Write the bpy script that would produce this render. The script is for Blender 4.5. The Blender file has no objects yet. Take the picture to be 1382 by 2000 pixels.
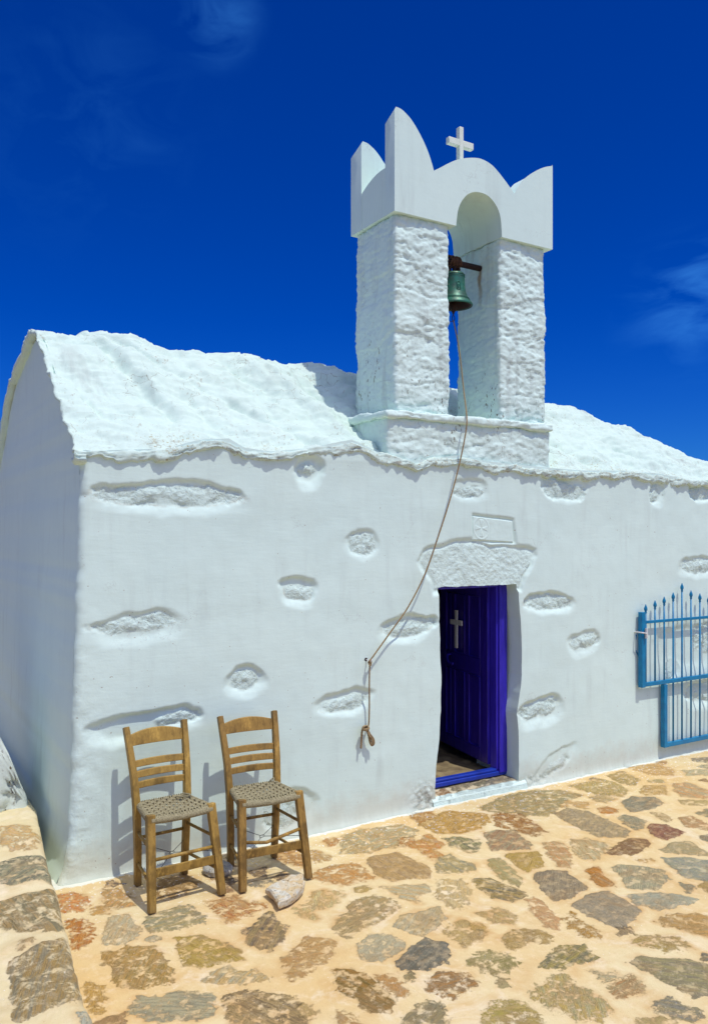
import bpy, bmesh, math, random
import numpy as np
from mathutils import Vector, Matrix
C = bpy.context.scene.collection
R = math.radians
rng = np.random.default_rng(7); random.seed(7)

# ---------------- camera, sky, sun, exposure ----------------
sc = bpy.context.scene
cam = bpy.data.cameras.new("camera"); co = bpy.data.objects.new("camera", cam); C.objects.link(co)
CAMX, CAMY, CAMZ, YAW = -1.10, -4.78, 1.95, 31.4
co.location = (CAMX, CAMY, CAMZ); co.rotation_euler = (R(90), 0, R(-YAW))
cam.sensor_fit = 'HORIZONTAL'; cam.sensor_width = 36; cam.lens = 36*1621/1382
cam.shift_y = 45/1382; cam.clip_end = 5000; cam.clip_start = .02
sc.camera = co
sc.view_settings.view_transform = 'Standard'; sc.view_settings.look = 'None'
sc.view_settings.exposure = .07; sc.view_settings.gamma = 1

SUNV = Vector((.09, -.39, .915)).normalized()
el = math.asin(SUNV.z); az = math.atan2(SUNV.x, SUNV.y)
sun = bpy.data.lights.new("sun", 'SUN'); so = bpy.data.objects.new("sun", sun); C.objects.link(so)
sun.energy = 2.75; sun.angle = R(.5); sun.color = (1, .96, .89)
so.rotation_euler = SUNV.to_track_quat('Z', 'Y').to_euler(); so.location = (0, -4, 12)

w = bpy.data.worlds.new("World"); sc.world = w; w.use_nodes = True
nt = w.node_tree; nt.nodes.clear()
def N(nt, t, **k):
    n = nt.nodes.new(t)
    for a, b in k.items():
        if a.startswith('i_'):
            n.inputs[a[2:].replace('_', ' ')].default_value = b
        else: setattr(n, a, b)
    return n
def LK(nt, a, b): nt.links.new(a, b)
sky = N(nt, 'ShaderNodeTexSky'); sky.sky_type = 'NISHITA'; sky.sun_disc = False
sky.sun_elevation = el; sky.sun_rotation = az % (2*math.pi); sky.altitude = 200; sky.air_density = .9; sky.dust_density = .25; sky.ozone_density = 4
# deep polarised blue: contrast and saturation of the sky itself
mul = N(nt, 'ShaderNodeVectorMath', operation='SCALE'); mul.inputs['Scale'].default_value = 1.0
LK(nt, sky.outputs[0], mul.inputs[0])
gm = N(nt, 'ShaderNodeGamma'); gm.inputs[1].default_value = 1.0; LK(nt, mul.outputs[0], gm.inputs[0])
hs = N(nt, 'ShaderNodeHueSaturation'); hs.inputs['Hue'].default_value = .5; hs.inputs['Saturation'].default_value = 1.5; hs.inputs['Value'].default_value = 1
LK(nt, gm.outputs[0], hs.inputs['Color'])
tc = N(nt, 'ShaderNodeTexCoord')
def pixdir(px, py):
    r = (px-691)/1621; v = (1045-py)/1621; y = R(YAW)
    return Vector((math.cos(y)*r+math.sin(y), -math.sin(y)*r+math.cos(y), v)).normalized()
flt = N(nt, 'ShaderNodeVectorMath', operation='MULTIPLY'); LK(nt, hs.outputs[0], flt.inputs[0]); flt.inputs[1].default_value = (.10,.385,.94)
prev = flt.outputs[0]
for (px, py, rad, stretch, amt) in [(425, 30, .06, 1, .30), (1340, 600, .10, 1, .26), (110, 270, .16, 1, .05), (240, 180, .14, 1, .04), (1375, 560, .07, 1, .30)]:
    d = pixdir(px, py)
    dist = N(nt, 'ShaderNodeVectorMath', operation='DISTANCE'); LK(nt, tc.outputs['Generated'], dist.inputs[0]); dist.inputs[1].default_value = d
    mr = N(nt, 'ShaderNodeMapRange'); mr.interpolation_type = 'SMOOTHSTEP'; LK(nt, dist.outputs['Value'], mr.inputs[0])
    mr.inputs[1].default_value = rad; mr.inputs[2].default_value = 0; mr.inputs[3].default_value = 0; mr.inputs[4].default_value = 1
    mp = N(nt, 'ShaderNodeMapping'); LK(nt, tc.outputs['Generated'], mp.inputs[0]); mp.inputs['Rotation'].default_value = (0, R(20), R(35)); mp.inputs['Scale'].default_value = (9, 3, 16)
    nz = N(nt, 'ShaderNodeTexNoise'); LK(nt, mp.outputs[0], nz.inputs[0]); nz.inputs['Scale'].default_value = 1.6; nz.inputs['Detail'].default_value = 6; nz.inputs['Roughness'].default_value = .55; nz.inputs['Distortion'].default_value = .6
    m2 = N(nt, 'ShaderNodeMapRange'); LK(nt, nz.outputs[0], m2.inputs[0]); m2.inputs[1].default_value = .44; m2.inputs[2].default_value = .74; m2.inputs[3].default_value = .0
    mm = N(nt, 'ShaderNodeMath', operation='MULTIPLY'); LK(nt, mr.outputs[0], mm.inputs[0]); LK(nt, m2.outputs[0], mm.inputs[1])
    m3 = N(nt, 'ShaderNodeMath', operation='MULTIPLY'); LK(nt, mm.outputs[0], m3.inputs[0]); m3.inputs[1].default_value = amt
    mx = N(nt, 'ShaderNodeMix', data_type='RGBA'); LK(nt, m3.outputs[0], mx.inputs['Factor']); LK(nt, prev, mx.inputs[6]); mx.inputs[7].default_value = (6.5*.10, 6.5*.55, 6.5*1.5, 1)
    prev = mx.outputs[2]
# broad fill glow added around the high sun to lift shade, outside the view
dt = N(nt, 'ShaderNodeVectorMath', operation='DOT_PRODUCT'); LK(nt, tc.outputs['Generated'], dt.inputs[0]); dt.inputs[1].default_value = SUNV
au = N(nt, 'ShaderNodeMapRange'); au.interpolation_type = 'SMOOTHSTEP'; LK(nt, dt.outputs['Value'], au.inputs[0]); au.inputs[1].default_value = .38; au.inputs[2].default_value = 1; au.inputs[4].default_value = 7.5
ac = N(nt, 'ShaderNodeVectorMath', operation='SCALE'); ac.inputs[0].default_value = (1, 1, 1.02); LK(nt, au.outputs[0], ac.inputs['Scale'])
ad = N(nt, 'ShaderNodeVectorMath', operation='ADD'); LK(nt, prev, ad.inputs[0]); LK(nt, ac.outputs[0], ad.inputs[1]); prev = ad.outputs[0]
bg = N(nt, 'ShaderNodeBackground'); bg.inputs['Strength'].default_value = 0.1; LK(nt, prev, bg.inputs[0])
wo = N(nt, 'ShaderNodeOutputWorld'); LK(nt, bg.outputs[0], wo.inputs[0])

# ---------------- helpers ----------------
def lin(h):
    v = [int(h[i:i+2], 16)/255 for i in (0, 2, 4)]
    return tuple((a/12.92 if a < .04045 else ((a+.055)/1.055)**2.4) for a in v)
def tag(o, label=None, cat=None, group=None, kind=None):
    for k, v in (('label', label), ('category', cat), ('group', group), ('kind', kind)):
        if v: o[k] = v
    return o
def empty(name, loc=(0, 0, 0), rz=0):
    o = bpy.data.objects.new(name, None); C.objects.link(o); o.location = loc; o.rotation_euler = (0, 0, rz); o.empty_display_size = .1
    return o
def mkmesh(name, V, F, mat, parent=None, smooth=True, attrs=None, ngon=False):
    me = bpy.data.meshes.new(name)
    V = np.asarray(V, dtype=np.float32)
    if isinstance(F, np.ndarray) and not ngon:
        me.vertices.add(len(V)); me.vertices.foreach_set('co', V.ravel())
        n = F.shape[1]; me.loops.add(F.size); me.polygons.add(len(F))
        me.loops.foreach_set('vertex_index', F.astype(np.int32).ravel())
        me.polygons.foreach_set('loop_start', np.arange(0, F.size, n, dtype=np.int32))
        me.polygons.foreach_set('loop_total', np.full(len(F), n, dtype=np.int32))
        me.update(calc_edges=True)
    else:
        me.from_pydata([tuple(map(float, v)) for v in V], [], [tuple(int(i) for i in f) for f in F]); me.update()
    me.validate()
    if smooth: me.polygons.foreach_set('use_smooth', [True]*len(me.polygons))
    if attrs:
        for k, a in attrs.items():
            a = np.asarray(a, dtype=np.float32)
            if a.ndim == 1:
                at = me.attributes.new(k, 'FLOAT', 'POINT'); at.data.foreach_set('value', a)
            else:
                at = me.attributes.new(k, 'FLOAT_VECTOR', 'POINT'); at.data.foreach_set('vector', a.ravel())
    me.materials.append(mat)
    o = bpy.data.objects.new(name, me); C.objects.link(o)
    if parent: o.parent = parent
    return o
class MB:
    """collects simple shapes into one mesh"""
    def __init__(s): s.v = []; s.f = []
    def add(s, V, F):
        b = len(s.v); s.v += [tuple(map(float, v)) for v in V]; s.f += [tuple(int(i)+b for i in f) for f in F]; return s
    def box(s, a, b):
        (x0, y0, z0), (x1, y1, z1) = a, b
        V = [(x0, y0, z0), (x1, y0, z0), (x1, y1, z0), (x0, y1, z0), (x0, y0, z1), (x1, y0, z1), (x1, y1, z1), (x0, y1, z1)]
        return s.add(V, [(0, 3, 2, 1), (4, 5, 6, 7), (0, 1, 5, 4), (1, 2, 6, 5), (2, 3, 7, 6), (3, 0, 4, 7)])
    def tube(s, pts, r, n=8, cap=True, closed=False, sq=None, up=None):
        """sweep a round (or rectangular, sq=(w,h)) section along pts; r scalar or list"""
        P = [Vector(p) for p in pts]; m = len(P)
        rr = r if hasattr(r, '__len__') else [r]*m
        V = []; ref = Vector(up) if up else None
        prevn = None
        for i, p in enumerate(P):
            if closed: t = (P[(i+1) % m]-P[i-1])
            else: t = P[min(i+1, m-1)]-P[max(i-1, 0)]
            t.normalize()
            if ref is not None: a = (ref-t*ref.dot(t)).normalized()
            elif prevn is None:
                q = Vector((0, 0, 1)) if abs(t.z) < .9 else Vector((0, 1, 0))
                a = (q-t*q.dot(t)).normalized()
            else: a = (prevn-t*prevn.dot(t)).normalized()
            prevn = a; b = t.cross(a)
            if sq:
                k = rr[i] if r is not None else 1
                for (u, v) in ((-1, -1), (1, -1), (1, 1), (-1, 1)): V.append(p+b*(u*sq[0]/2*k)+a*(v*sq[1]/2*k))
            else:
                for j in range(n):
                    g = 2*math.pi*j/n; V.append(p+a*(math.cos(g)*rr[i])+b*(math.sin(g)*rr[i]))
        if sq: n = 4
        F = []
        for i in range(m if closed else m-1):
            for j in range(n):
                k = (i+1) % m
                F.append((i*n+j, i*n+(j+1) % n, k*n+(j+1) % n, k*n+j))
        if cap and not closed:
            F.append(tuple(range(n-1, -1, -1))); F.append(tuple((m-1)*n+j for j in range(n)))
        return s.add(V, F)
    def lathe(s, prof, cx, cy, n=32):
        V = []
        for (r, z) in prof:
            for j in range(n):
                g = 2*math.pi*j/n; V.append((cx+r*math.cos(g), cy+r*math.sin(g), z))
        F = [(i*n+j, i*n+(j+1) % n, (i+1)*n+(j+1) % n, (i+1)*n+j) for i in range(len(prof)-1) for j in range(n)]
        return s.add(V, F)
    def build(s, name, mat, parent=None, smooth=False, bevel=0, seg=2):
        o = mkmesh(name, s.v, s.f, mat, parent, smooth, ngon=True)
        bm = bmesh.new(); bm.from_mesh(o.data); bmesh.ops.recalc_face_normals(bm, faces=bm.faces[:]); bm.to_mesh(o.data); bm.free()
        if bevel:
            b = o.modifiers.new('bevel', 'BEVEL'); b.width = bevel; b.segments = seg; b.limit_method = 'ANGLE'; b.angle_limit = R(40)
            for p in o.data.polygons: p.use_smooth = True
            o.data.set_sharp_from_angle(angle=R(50))
        return o
# value-gradient noise, vectorised
def _h(ix, iy, iz, seed):
    h = (ix.astype(np.int64)*374761393 + iy.astype(np.int64)*668265263 + iz.astype(np.int64)*2147483647 + seed*1274126177) & 0xffffffff
    h = ((h ^ (h >> 13))*1274126177) & 0xffffffff; h = ((h ^ (h >> 16))*2246822519) & 0xffffffff
    return ((h ^ (h >> 15)) & 0xffffff)/float(0xffffff)
def noise3(x, y, z, seed=0):
    x, y, z = np.broadcast_arrays(np.asarray(x, float), np.asarray(y, float), np.asarray(z, float))
    ix, iy, iz = np.floor(x), np.floor(y), np.floor(z); fx, fy, fz = x-ix, y-iy, z-iz
    ux, uy, uz = [t*t*t*(t*(t*6-15)+10) for t in (fx, fy, fz)]
    r = 0
    for a in (0, 1):
        for b in (0, 1):
            for c in (0, 1):
                wgt = (ux if a else 1-ux)*(uy if b else 1-uy)*(uz if c else 1-uz)
                g1 = _h(ix+a, iy+b, iz+c, seed)*2-1; g2 = _h(ix+a, iy+b, iz+c, seed+11)*2-1; g3 = _h(ix+a, iy+b, iz+c, seed+23)*2-1
                r = r+wgt*(g1*(fx-a)+g2*(fy-b)+g3*(fz-c))
    return r*1.4
def fbm(x, y, z=0., oct=4, seed=0, gain=.5):
    s = 0; a = 1.; f = 1.
    for o in range(oct):
        s = s+a*noise3(np.asarray(x)*f, np.asarray(y)*f, np.asarray(z)*f, seed+o*7); a *= gain; f *= 2.03
    return s
def ridged(x, y, z=0., oct=4, seed=0):
    s = 0; a = 1.; f = 1.
    for o in range(oct):
        s = s+a*(1-2*np.abs(noise3(np.asarray(x)*f, np.asarray(y)*f, np.asarray(z)*f, seed+o*7))); a *= .5; f *= 2.1
    return s
def sm(a, b, x):
    t = np.clip((x-a)/(b-a), 0, 1); return t*t*(3-2*t)
def gridfaces(nr, nc, mask=None, flip=False):
    i = np.arange(nr-1)[:, None]*nc+np.arange(nc-1)[None, :]
    q = np.stack([i, i+1, i+nc+1, i+nc], -1)
    if mask is not None: q = q[mask]
    q = q.reshape(-1, 4)
    return q[:, ::-1].copy() if flip else q

# ---------------- materials ----------------
def newmat(name):
    m = bpy.data.materials.new(name); m.use_nodes = True; t = m.node_tree; t.nodes.clear()
    p = N(t, 'ShaderNodeBsdfPrincipled'); o = N(t, 'ShaderNodeOutputMaterial'); LK(t, p.outputs[0], o.inputs[0])
    return m, t, p
def obco(t, scale=(1, 1, 1), rot=(0, 0, 0)):
    c = N(t, 'ShaderNodeTexCoord'); mp = N(t, 'ShaderNodeMapping'); LK(t, c.outputs['Object'], mp.inputs[0])
    mp.inputs['Scale'].default_value = scale; mp.inputs['Rotation'].default_value = rot
    return mp.outputs[0]
def noi(t, vec, scale, detail=4, rough=.55, dist=0.):
    n = N(t, 'ShaderNodeTexNoise'); LK(t, vec, n.inputs[0]); n.inputs['Scale'].default_value = scale; n.inputs['Detail'].default_value = detail; n.inputs['Roughness'].default_value = rough; n.inputs['Distortion'].default_value = dist
    return n.outputs[0]
def mrange(t, v, a, b, c=0., d=1., smooth=False):
    n = N(t, 'ShaderNodeMapRange'); LK(t, v, n.inputs[0])
    if smooth: n.interpolation_type = 'SMOOTHSTEP'
    for i, q in zip((1, 2, 3, 4), (a, b, c, d)):
        n.inputs[i].default_value = q
    return n.outputs[0]
def mth(t, op, a, b=0., c=None):
    n = N(t, 'ShaderNodeMath', operation=op)
    for i, q in enumerate((a, b) if c is None else (a, b, c)):
        if isinstance(q, (int, float)): n.inputs[i].default_value = q
        else: LK(t, q, n.inputs[i])
    return n.outputs[0]
def mixc(t, f, a, b):
    n = N(t, 'ShaderNodeMix', data_type='RGBA')
    if isinstance(f, (int, float)): n.inputs['Factor'].default_value = f
    else: LK(t, f, n.inputs['Factor'])
    for i, q in ((6, a), (7, b)):
        if isinstance(q, tuple): n.inputs[i].default_value = (*q[:3], 1)
        else: LK(t, q, n.inputs[i])
    return n.outputs[2]
def bump(t, p, h, strength, dist=.01, prev=None):
    b = N(t, 'ShaderNodeBump'); b.inputs['Distance'].default_value = dist
    if isinstance(strength, (int, float)): b.inputs['Strength'].default_value = strength
    else: LK(t, strength, b.inputs['Strength'])
    LK(t, h, b.inputs['Height'])
    if prev is not None: LK(t, prev, b.inputs['Normal'])
    LK(t, b.outputs[0], p.inputs['Normal']); return b.outputs[0]
def attr(t, name, vec=False):
    a = N(t, 'ShaderNodeAttribute'); a.attribute_name = name; return a.outputs['Vector' if vec else 'Fac']
WHITE = (.68, .835, .755)
def whitewash(name, base=WHITE, rough_attr=False, bumpy=.25, specks=.0, speckcol=(.12, .08, .04), streaks=0., yellow=0.):
    m, t, p = newmat(name); v = obco(t)
    col = mixc(t, mrange(t, noi(t, v, 1.3, 3), .35, .7), base, tuple(c*f for c, f in zip(base, (.95, .965, .975))))
    col = mixc(t, mrange(t, noi(t, v, 9, 5, .65), .5, .8, 0, .35), col, tuple(c*.9 for c in base))
    if specks:
        vs = obco(t, (1, 1, .6))
        a = noi(t, vs, 34, 3, .7); b = noi(t, vs, 3.1, 2)
        k = mth(t, 'MULTIPLY', mrange(t, a, .60, .66), mrange(t, b, .46, .62))
        k = mth(t, 'MULTIPLY', k, specks)
        if name == 'pier_plaster':
            sx = N(t, 'ShaderNodeSeparateXYZ'); c = N(t, 'ShaderNodeTexCoord'); LK(t, c.outputs['Object'], sx.inputs[0])
            k = mth(t, 'MULTIPLY', k, mrange(t, sx.outputs[2], 3.7, 3.0, .12, 1.))
        col = mixc(t, k, col, speckcol)
    if name in ('pier_plaster', 'ledge_plaster', 'roof_plaster'):
        vo = N(t, 'ShaderNodeTexVoronoi'); vo.feature = 'DISTANCE_TO_EDGE'; vo.inputs['Scale'].default_value = 3.2
        wv = N(t, 'ShaderNodeVectorMath', operation='ADD'); nn = N(t, 'ShaderNodeTexNoise'); LK(t, v, nn.inputs[0]); nn.inputs['Scale'].default_value = 4; nn.inputs['Detail'].default_value = 5
        sc_ = N(t, 'ShaderNodeVectorMath', operation='SCALE'); LK(t, nn.outputs['Color'], sc_.inputs[0]); sc_.inputs['Scale'].default_value = .5
        LK(t, obco(t, (1, 1, 1.7)), wv.inputs[0]); LK(t, sc_.outputs[0], wv.inputs[1]); LK(t, wv.outputs[0], vo.inputs['Vector'])
        ck = mth(t, 'MULTIPLY', mrange(t, vo.outputs['Distance'], .010, .002), mrange(t, noi(t, v, 2.3, 3), .50, .62, 0, .65))
        col = mixc(t, ck, col, (.22, .17, .11))
    if name == 'pier_plaster':
        sx2 = N(t, 'ShaderNodeSeparateXYZ'); c2 = N(t, 'ShaderNodeTexCoord'); LK(t, c2.outputs['Object'], sx2.inputs[0])
        ky = mrange(t, mth(t, 'ABSOLUTE', mth(t, 'SUBTRACT', mth(t, 'MULTIPLY_ADD', noi(t, v, 12, 3), .05, sx2.outputs[1]), .325)), .030, .008)
        kz = mth(t, 'MULTIPLY', mrange(t, sx2.outputs[2], 3.72, 3.95), mrange(t, sx2.outputs[2], 4.06, 4.04)); kx_ = mth(t, 'MULTIPLY', mrange(t, sx2.outputs[0], 3.05, 3.06), mrange(t, sx2.outputs[0], 3.24, 3.22))
        col = mixc(t, mth(t, 'MULTIPLY', mth(t, 'MULTIPLY', ky, kz), mth(t, 'MULTIPLY', kx_, .8)), col, (.28, .17, .03))
    if yellow:
        ke = mth(t, 'MULTIPLY', mrange(t, noi(t, obco(t, (1, 1, 3.2)), 16, 6, .72, .6), .53, .60), mrange(t, attr(t, 'edge'), .80, 1., 0, .62)); ke = mth(t, 'MULTIPLY', ke, mrange(t, noi(t, v, 3.1, 2), .42, .56))
        col = mixc(t, ke, col, (.21, .15, .09))
        k = mth(t, 'MULTIPLY', mrange(t, noi(t, v, 60, 3, .7), .56, .66), mrange(t, attr(t, 'edge'), .2, .8, 0, yellow))
        k = mth(t, 'MULTIPLY', k, mrange(t, noi(t, v, 2.2, 2), .48, .62))
        col = mixc(t, k, col, (.32, .22, .05))
    if name in ('wall_plaster', 'gable_plaster', 'smooth_plaster', 'pier_plaster', 'roof_plaster'):
        stv = obco(t, (3.2, 3.2, .35) if name != 'roof_plaster' else (3., .6, .6))
        g_ = mth(t, 'MULTIPLY', mrange(t, noi(t, stv, 3.5, 5, .6, .3), .50, .70), mrange(t, noi(t, v, 1.7, 2), .45, .65, .2, 1.))
        amt_ = {'wall_plaster': .20, 'gable_plaster': .18, 'smooth_plaster': .30, 'pier_plaster': .60, 'roof_plaster': .55}[name]
        col = mixc(t, mth(t, 'MULTIPLY', g_, amt_), col, (.36, .40, .37))
    if name in ('wall_plaster', 'smooth_plaster'):
        vo = N(t, 'ShaderNodeTexVoronoi'); vo.feature = 'DISTANCE_TO_EDGE'; vo.inputs['Scale'].default_value = 1.15
        wv = N(t, 'ShaderNodeVectorMath', operation='ADD'); nn = N(t, 'ShaderNodeTexNoise'); LK(t, v, nn.inputs[0]); nn.inputs['Scale'].default_value = 3; nn.inputs['Detail'].default_value = 7; nn.inputs['Roughness'].default_value = .65
        sc_ = N(t, 'ShaderNodeVectorMath', operation='SCALE'); LK(t, nn.outputs['Color'], sc_.inputs[0]); sc_.inputs['Scale'].default_value = .6
        LK(t, v, wv.inputs[0]); LK(t, sc_.outputs[0], wv.inputs[1]); LK(t, wv.outputs[0], vo.inputs['Vector'])
        ck = mth(t, 'MULTIPLY', mrange(t, vo.outputs['Distance'], .0035, .0008), mrange(t, noi(t, v, 1.9, 3), .53, .60, 0, .35))
        col = mixc(t, ck, col, (.30, .28, .24))
    dirt = None
    if rough_attr:
        ra = attr(t, 'rough')
        k = mth(t, 'MULTIPLY', attr(t, 'dirt'), mrange(t, noi(t, v, 26, 4, .7), .42, .62))
        col = mixc(t, k, col, (.33, .22, .12))
        sxg = N(t, 'ShaderNodeSeparateXYZ'); cg = N(t, 'ShaderNodeTexCoord'); LK(t, cg.outputs['Object'], sxg.inputs[0])
        zg = mth(t, 'MULTIPLY_ADD', noi(t, v, 6, 5, .7), -.34, sxg.outputs[2]); col = mixc(t, mrange(t, zg, .06, -.10, 0, .42), col, (.50, .43, .31))
        # the odd chip and hairline speck
        k2 = mrange(t, noi(t, v, 55, 1, .5), .765, .785, 0, .7); col = mixc(t, k2, col, (.3, .22, .15))
    LK(t, col, p.inputs['Base Color']); p.inputs['Roughness'].default_value = .82; p.inputs['Specular IOR Level'].default_value = .25
    b1 = bump(t, p, noi(t, v, 70, 5, .6), bumpy*.5, .004)
    b2 = bump(t, p, noi(t, v, 11, 4, .6), bumpy, .012, b1)
    brv = obco(t, (1.2, 1, 7), (0, R(8), 0)); b2 = bump(t, p, noi(t, brv, 7, 4, .6), .10 if rough_attr else .05, .01, b2)
    if rough_attr:
        b3 = bump(t, p, noi(t, v, 34, 6, .68, .6), mth(t, 'MULTIPLY', ra, .9), .02, b2)
        bump(t, p, noi(t, v, 3.2, 2, .5), .22, .03, b3)
    return m
MW = whitewash('wall_plaster', rough_attr=True, bumpy=.10)
MG = whitewash('gable_plaster', bumpy=.05)
MR = whitewash('roof_plaster', base=(.61, .745, .655), bumpy=.55, specks=.55, speckcol=(.33, .28, .2), yellow=.9)
MP = whitewash('pier_plaster', bumpy=.85, specks=.95)
MCAP = whitewash('smooth_plaster', bumpy=.12)
MLED = whitewash('ledge_plaster', bumpy=.5, specks=.5, speckcol=(.3, .22, .13))
MOLD = whitewash('old_plaster', base=(.60, .66, .60), bumpy=.6, specks=1.)
def simple(name, col, rough=.5, metal=0., var=.15, scale=20, bmp=0., col2=None, stretch=(1, 1, 1), spec=.4):
    m, t, p = newmat(name); v = obco(t, stretch)
    c2 = col2 or tuple(c*(1-var*2) for c in col)
    LK(t, mixc(t, mrange(t, noi(t, v, scale, 5, .6), .35, .68), col, c2), p.inputs['Base Color'])
    p.inputs['Roughness'].default_value = rough; p.inputs['Metallic'].default_value = metal; p.inputs['Specular IOR Level'].default_value = spec
    if bmp: bump(t, p, noi(t, v, scale*2, 4, .6), bmp, .004)
    return m
MBLUE = simple('door_blue_paint', (.045, .028, .50), .30, col2=(.028, .016, .32), scale=7, bmp=.25, stretch=(6, 6, .7))
MLEAF = simple('door_shaded_paint', (.036, .018, .36), .28, col2=(.020, .009, .22), scale=7, bmp=.3, stretch=(6, 6, .7), spec=.6)  # frame paint darkened towards violet, putting the open leaf's shade into its colour
MSILL = simple('sill_blue_paint', (.012, .045, .40), .4, col2=(.01, .03, .26), scale=9, bmp=.3)
MGATE = simple('gate_paint', (.0, .215, .42), .34, col2=(.0, .15, .32), scale=16, bmp=.1)
MWOODP = simple('white_paint', (.95, .96, .95), .5, var=.08, scale=40, bmp=.15)
MMARB = simple('cream_marble', (.76, .80, .66), .45, var=.05, scale=25)
MIRON = simple('rusty_iron', (.045, .016, .010), .8, var=.3, scale=60, bmp=.8, col2=(.02, .010, .008))
MRUST = simple('rust_rope', (.14, .06, .025), .9, var=.3, scale=90, bmp=1., col2=(.025, .015, .010))
MROPE = simple('rope_fibre', (.42, .31, .16), .85, scale=160, bmp=.6, col2=(.19, .125, .06))
MSTEEL = simple('latch_steel', (.72, .72, .70), .5, .1, scale=40)
MWIRE = simple('thin_wire', (.05, .045, .04), .5, .6)
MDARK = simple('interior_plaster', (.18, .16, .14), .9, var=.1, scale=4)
def wood(name, a, b):
    m, t, p = newmat(name); c = N(t, 'ShaderNodeTexCoord'); mp = N(t, 'ShaderNodeMapping'); LK(t, c.outputs['Object'], mp.inputs[0]); mp.inputs['Scale'].default_value = (14, 14, 2.2)
    v = mp.outputs[0]
    col = mixc(t, mrange(t, noi(t, v, 5, 6, .65, 1.2), .3, .7), a, b)
    g = noi(t, obco(t, (1, 1, .6)), 9, 5, .65); col = mixc(t, mrange(t, g, .48, .62, 0, .75), col, tuple(q*.5 for q in b)); col = mixc(t, mrange(t, noi(t, obco(t, (1, 1, .5)), 14, 5, .7), .56, .68, 0, .7), col, tuple(min(1, q*1.5) for q in a))
    col = mixc(t, mrange(t, noi(t, obco(t), 90, 2), .68, .75, 0, .6), col, (.05, .03, .015))
    sx = N(t, 'ShaderNodeSeparateXYZ'); LK(t, c.outputs['Object'], sx.inputs[0])
    col = mixc(t, mrange(t, sx.outputs[2], .07, 0., 0, .5), col, (.07, .045, .03))
    LK(t, col, p.inputs['Base Color']); p.inputs['Roughness'].default_value = .55; p.inputs['Specular IOR Level'].default_value = .35
    bump(t, p, noi(t, v, 12, 5, .6), .3, .003); return m
MWOOD = wood('varnished_wood', (.42, .265, .058), (.27, .160, .032))
MWOOD2 = wood('worn_wood', (.38, .230, .052), (.22, .125, .027))
MSEAT = simple('seat_cord', (.45, .40, .235), .9, scale=190, bmp=.9, col2=(.17, .145, .075))
# bronze bell
m, t, p = newmat('bell_patina'); v = obco(t)
c = mixc(t, mrange(t, noi(t, v, 9, 5, .65), .4, .62), (.03, .18, .12), (.05, .10, .075)); c = mixc(t, mrange(t, noi(t, v, 45, 4, .7), .6, .7, 0, .7), c, (.30, .33, .2))
LK(t, c, p.inputs['Base Color']); p.inputs['Metallic'].default_value = .35; p.inputs['Roughness'].default_value = .45; bump(t, p, noi(t, v, 60, 4), .3, .003); MBELL = m
# loose stones
def stonemat(name, a, b, c3):
    m, t, p = newmat(name); v = obco(t, (1, 1, 2.4), (R(20), R(12), R(30)))
    c = mixc(t, mrange(t, noi(t, v, 14, 6, .65, .8), .4, .6), a, b); c = mixc(t, mrange(t, noi(t, v, 45, 5, .7), .58, .66), c, c3)
    LK(t, c, p.inputs['Base Color']); p.inputs['Roughness'].default_value = .75; bump(t, p, noi(t, v, 40, 6, .7), .9, .012); return m
MST1 = stonemat('schist_ochre', (.64, .47, .23), (.66, .64, .52), (.16, .12, .07))
MST2 = stonemat('schist_grey', (.34, .34, .32), (.50, .47, .38), (.07, .06, .05))
MROCK = simple('floor_rock', (.30, .235, .12), .95, col2=(.14, .10, .055), scale=9, bmp=.8)
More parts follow.
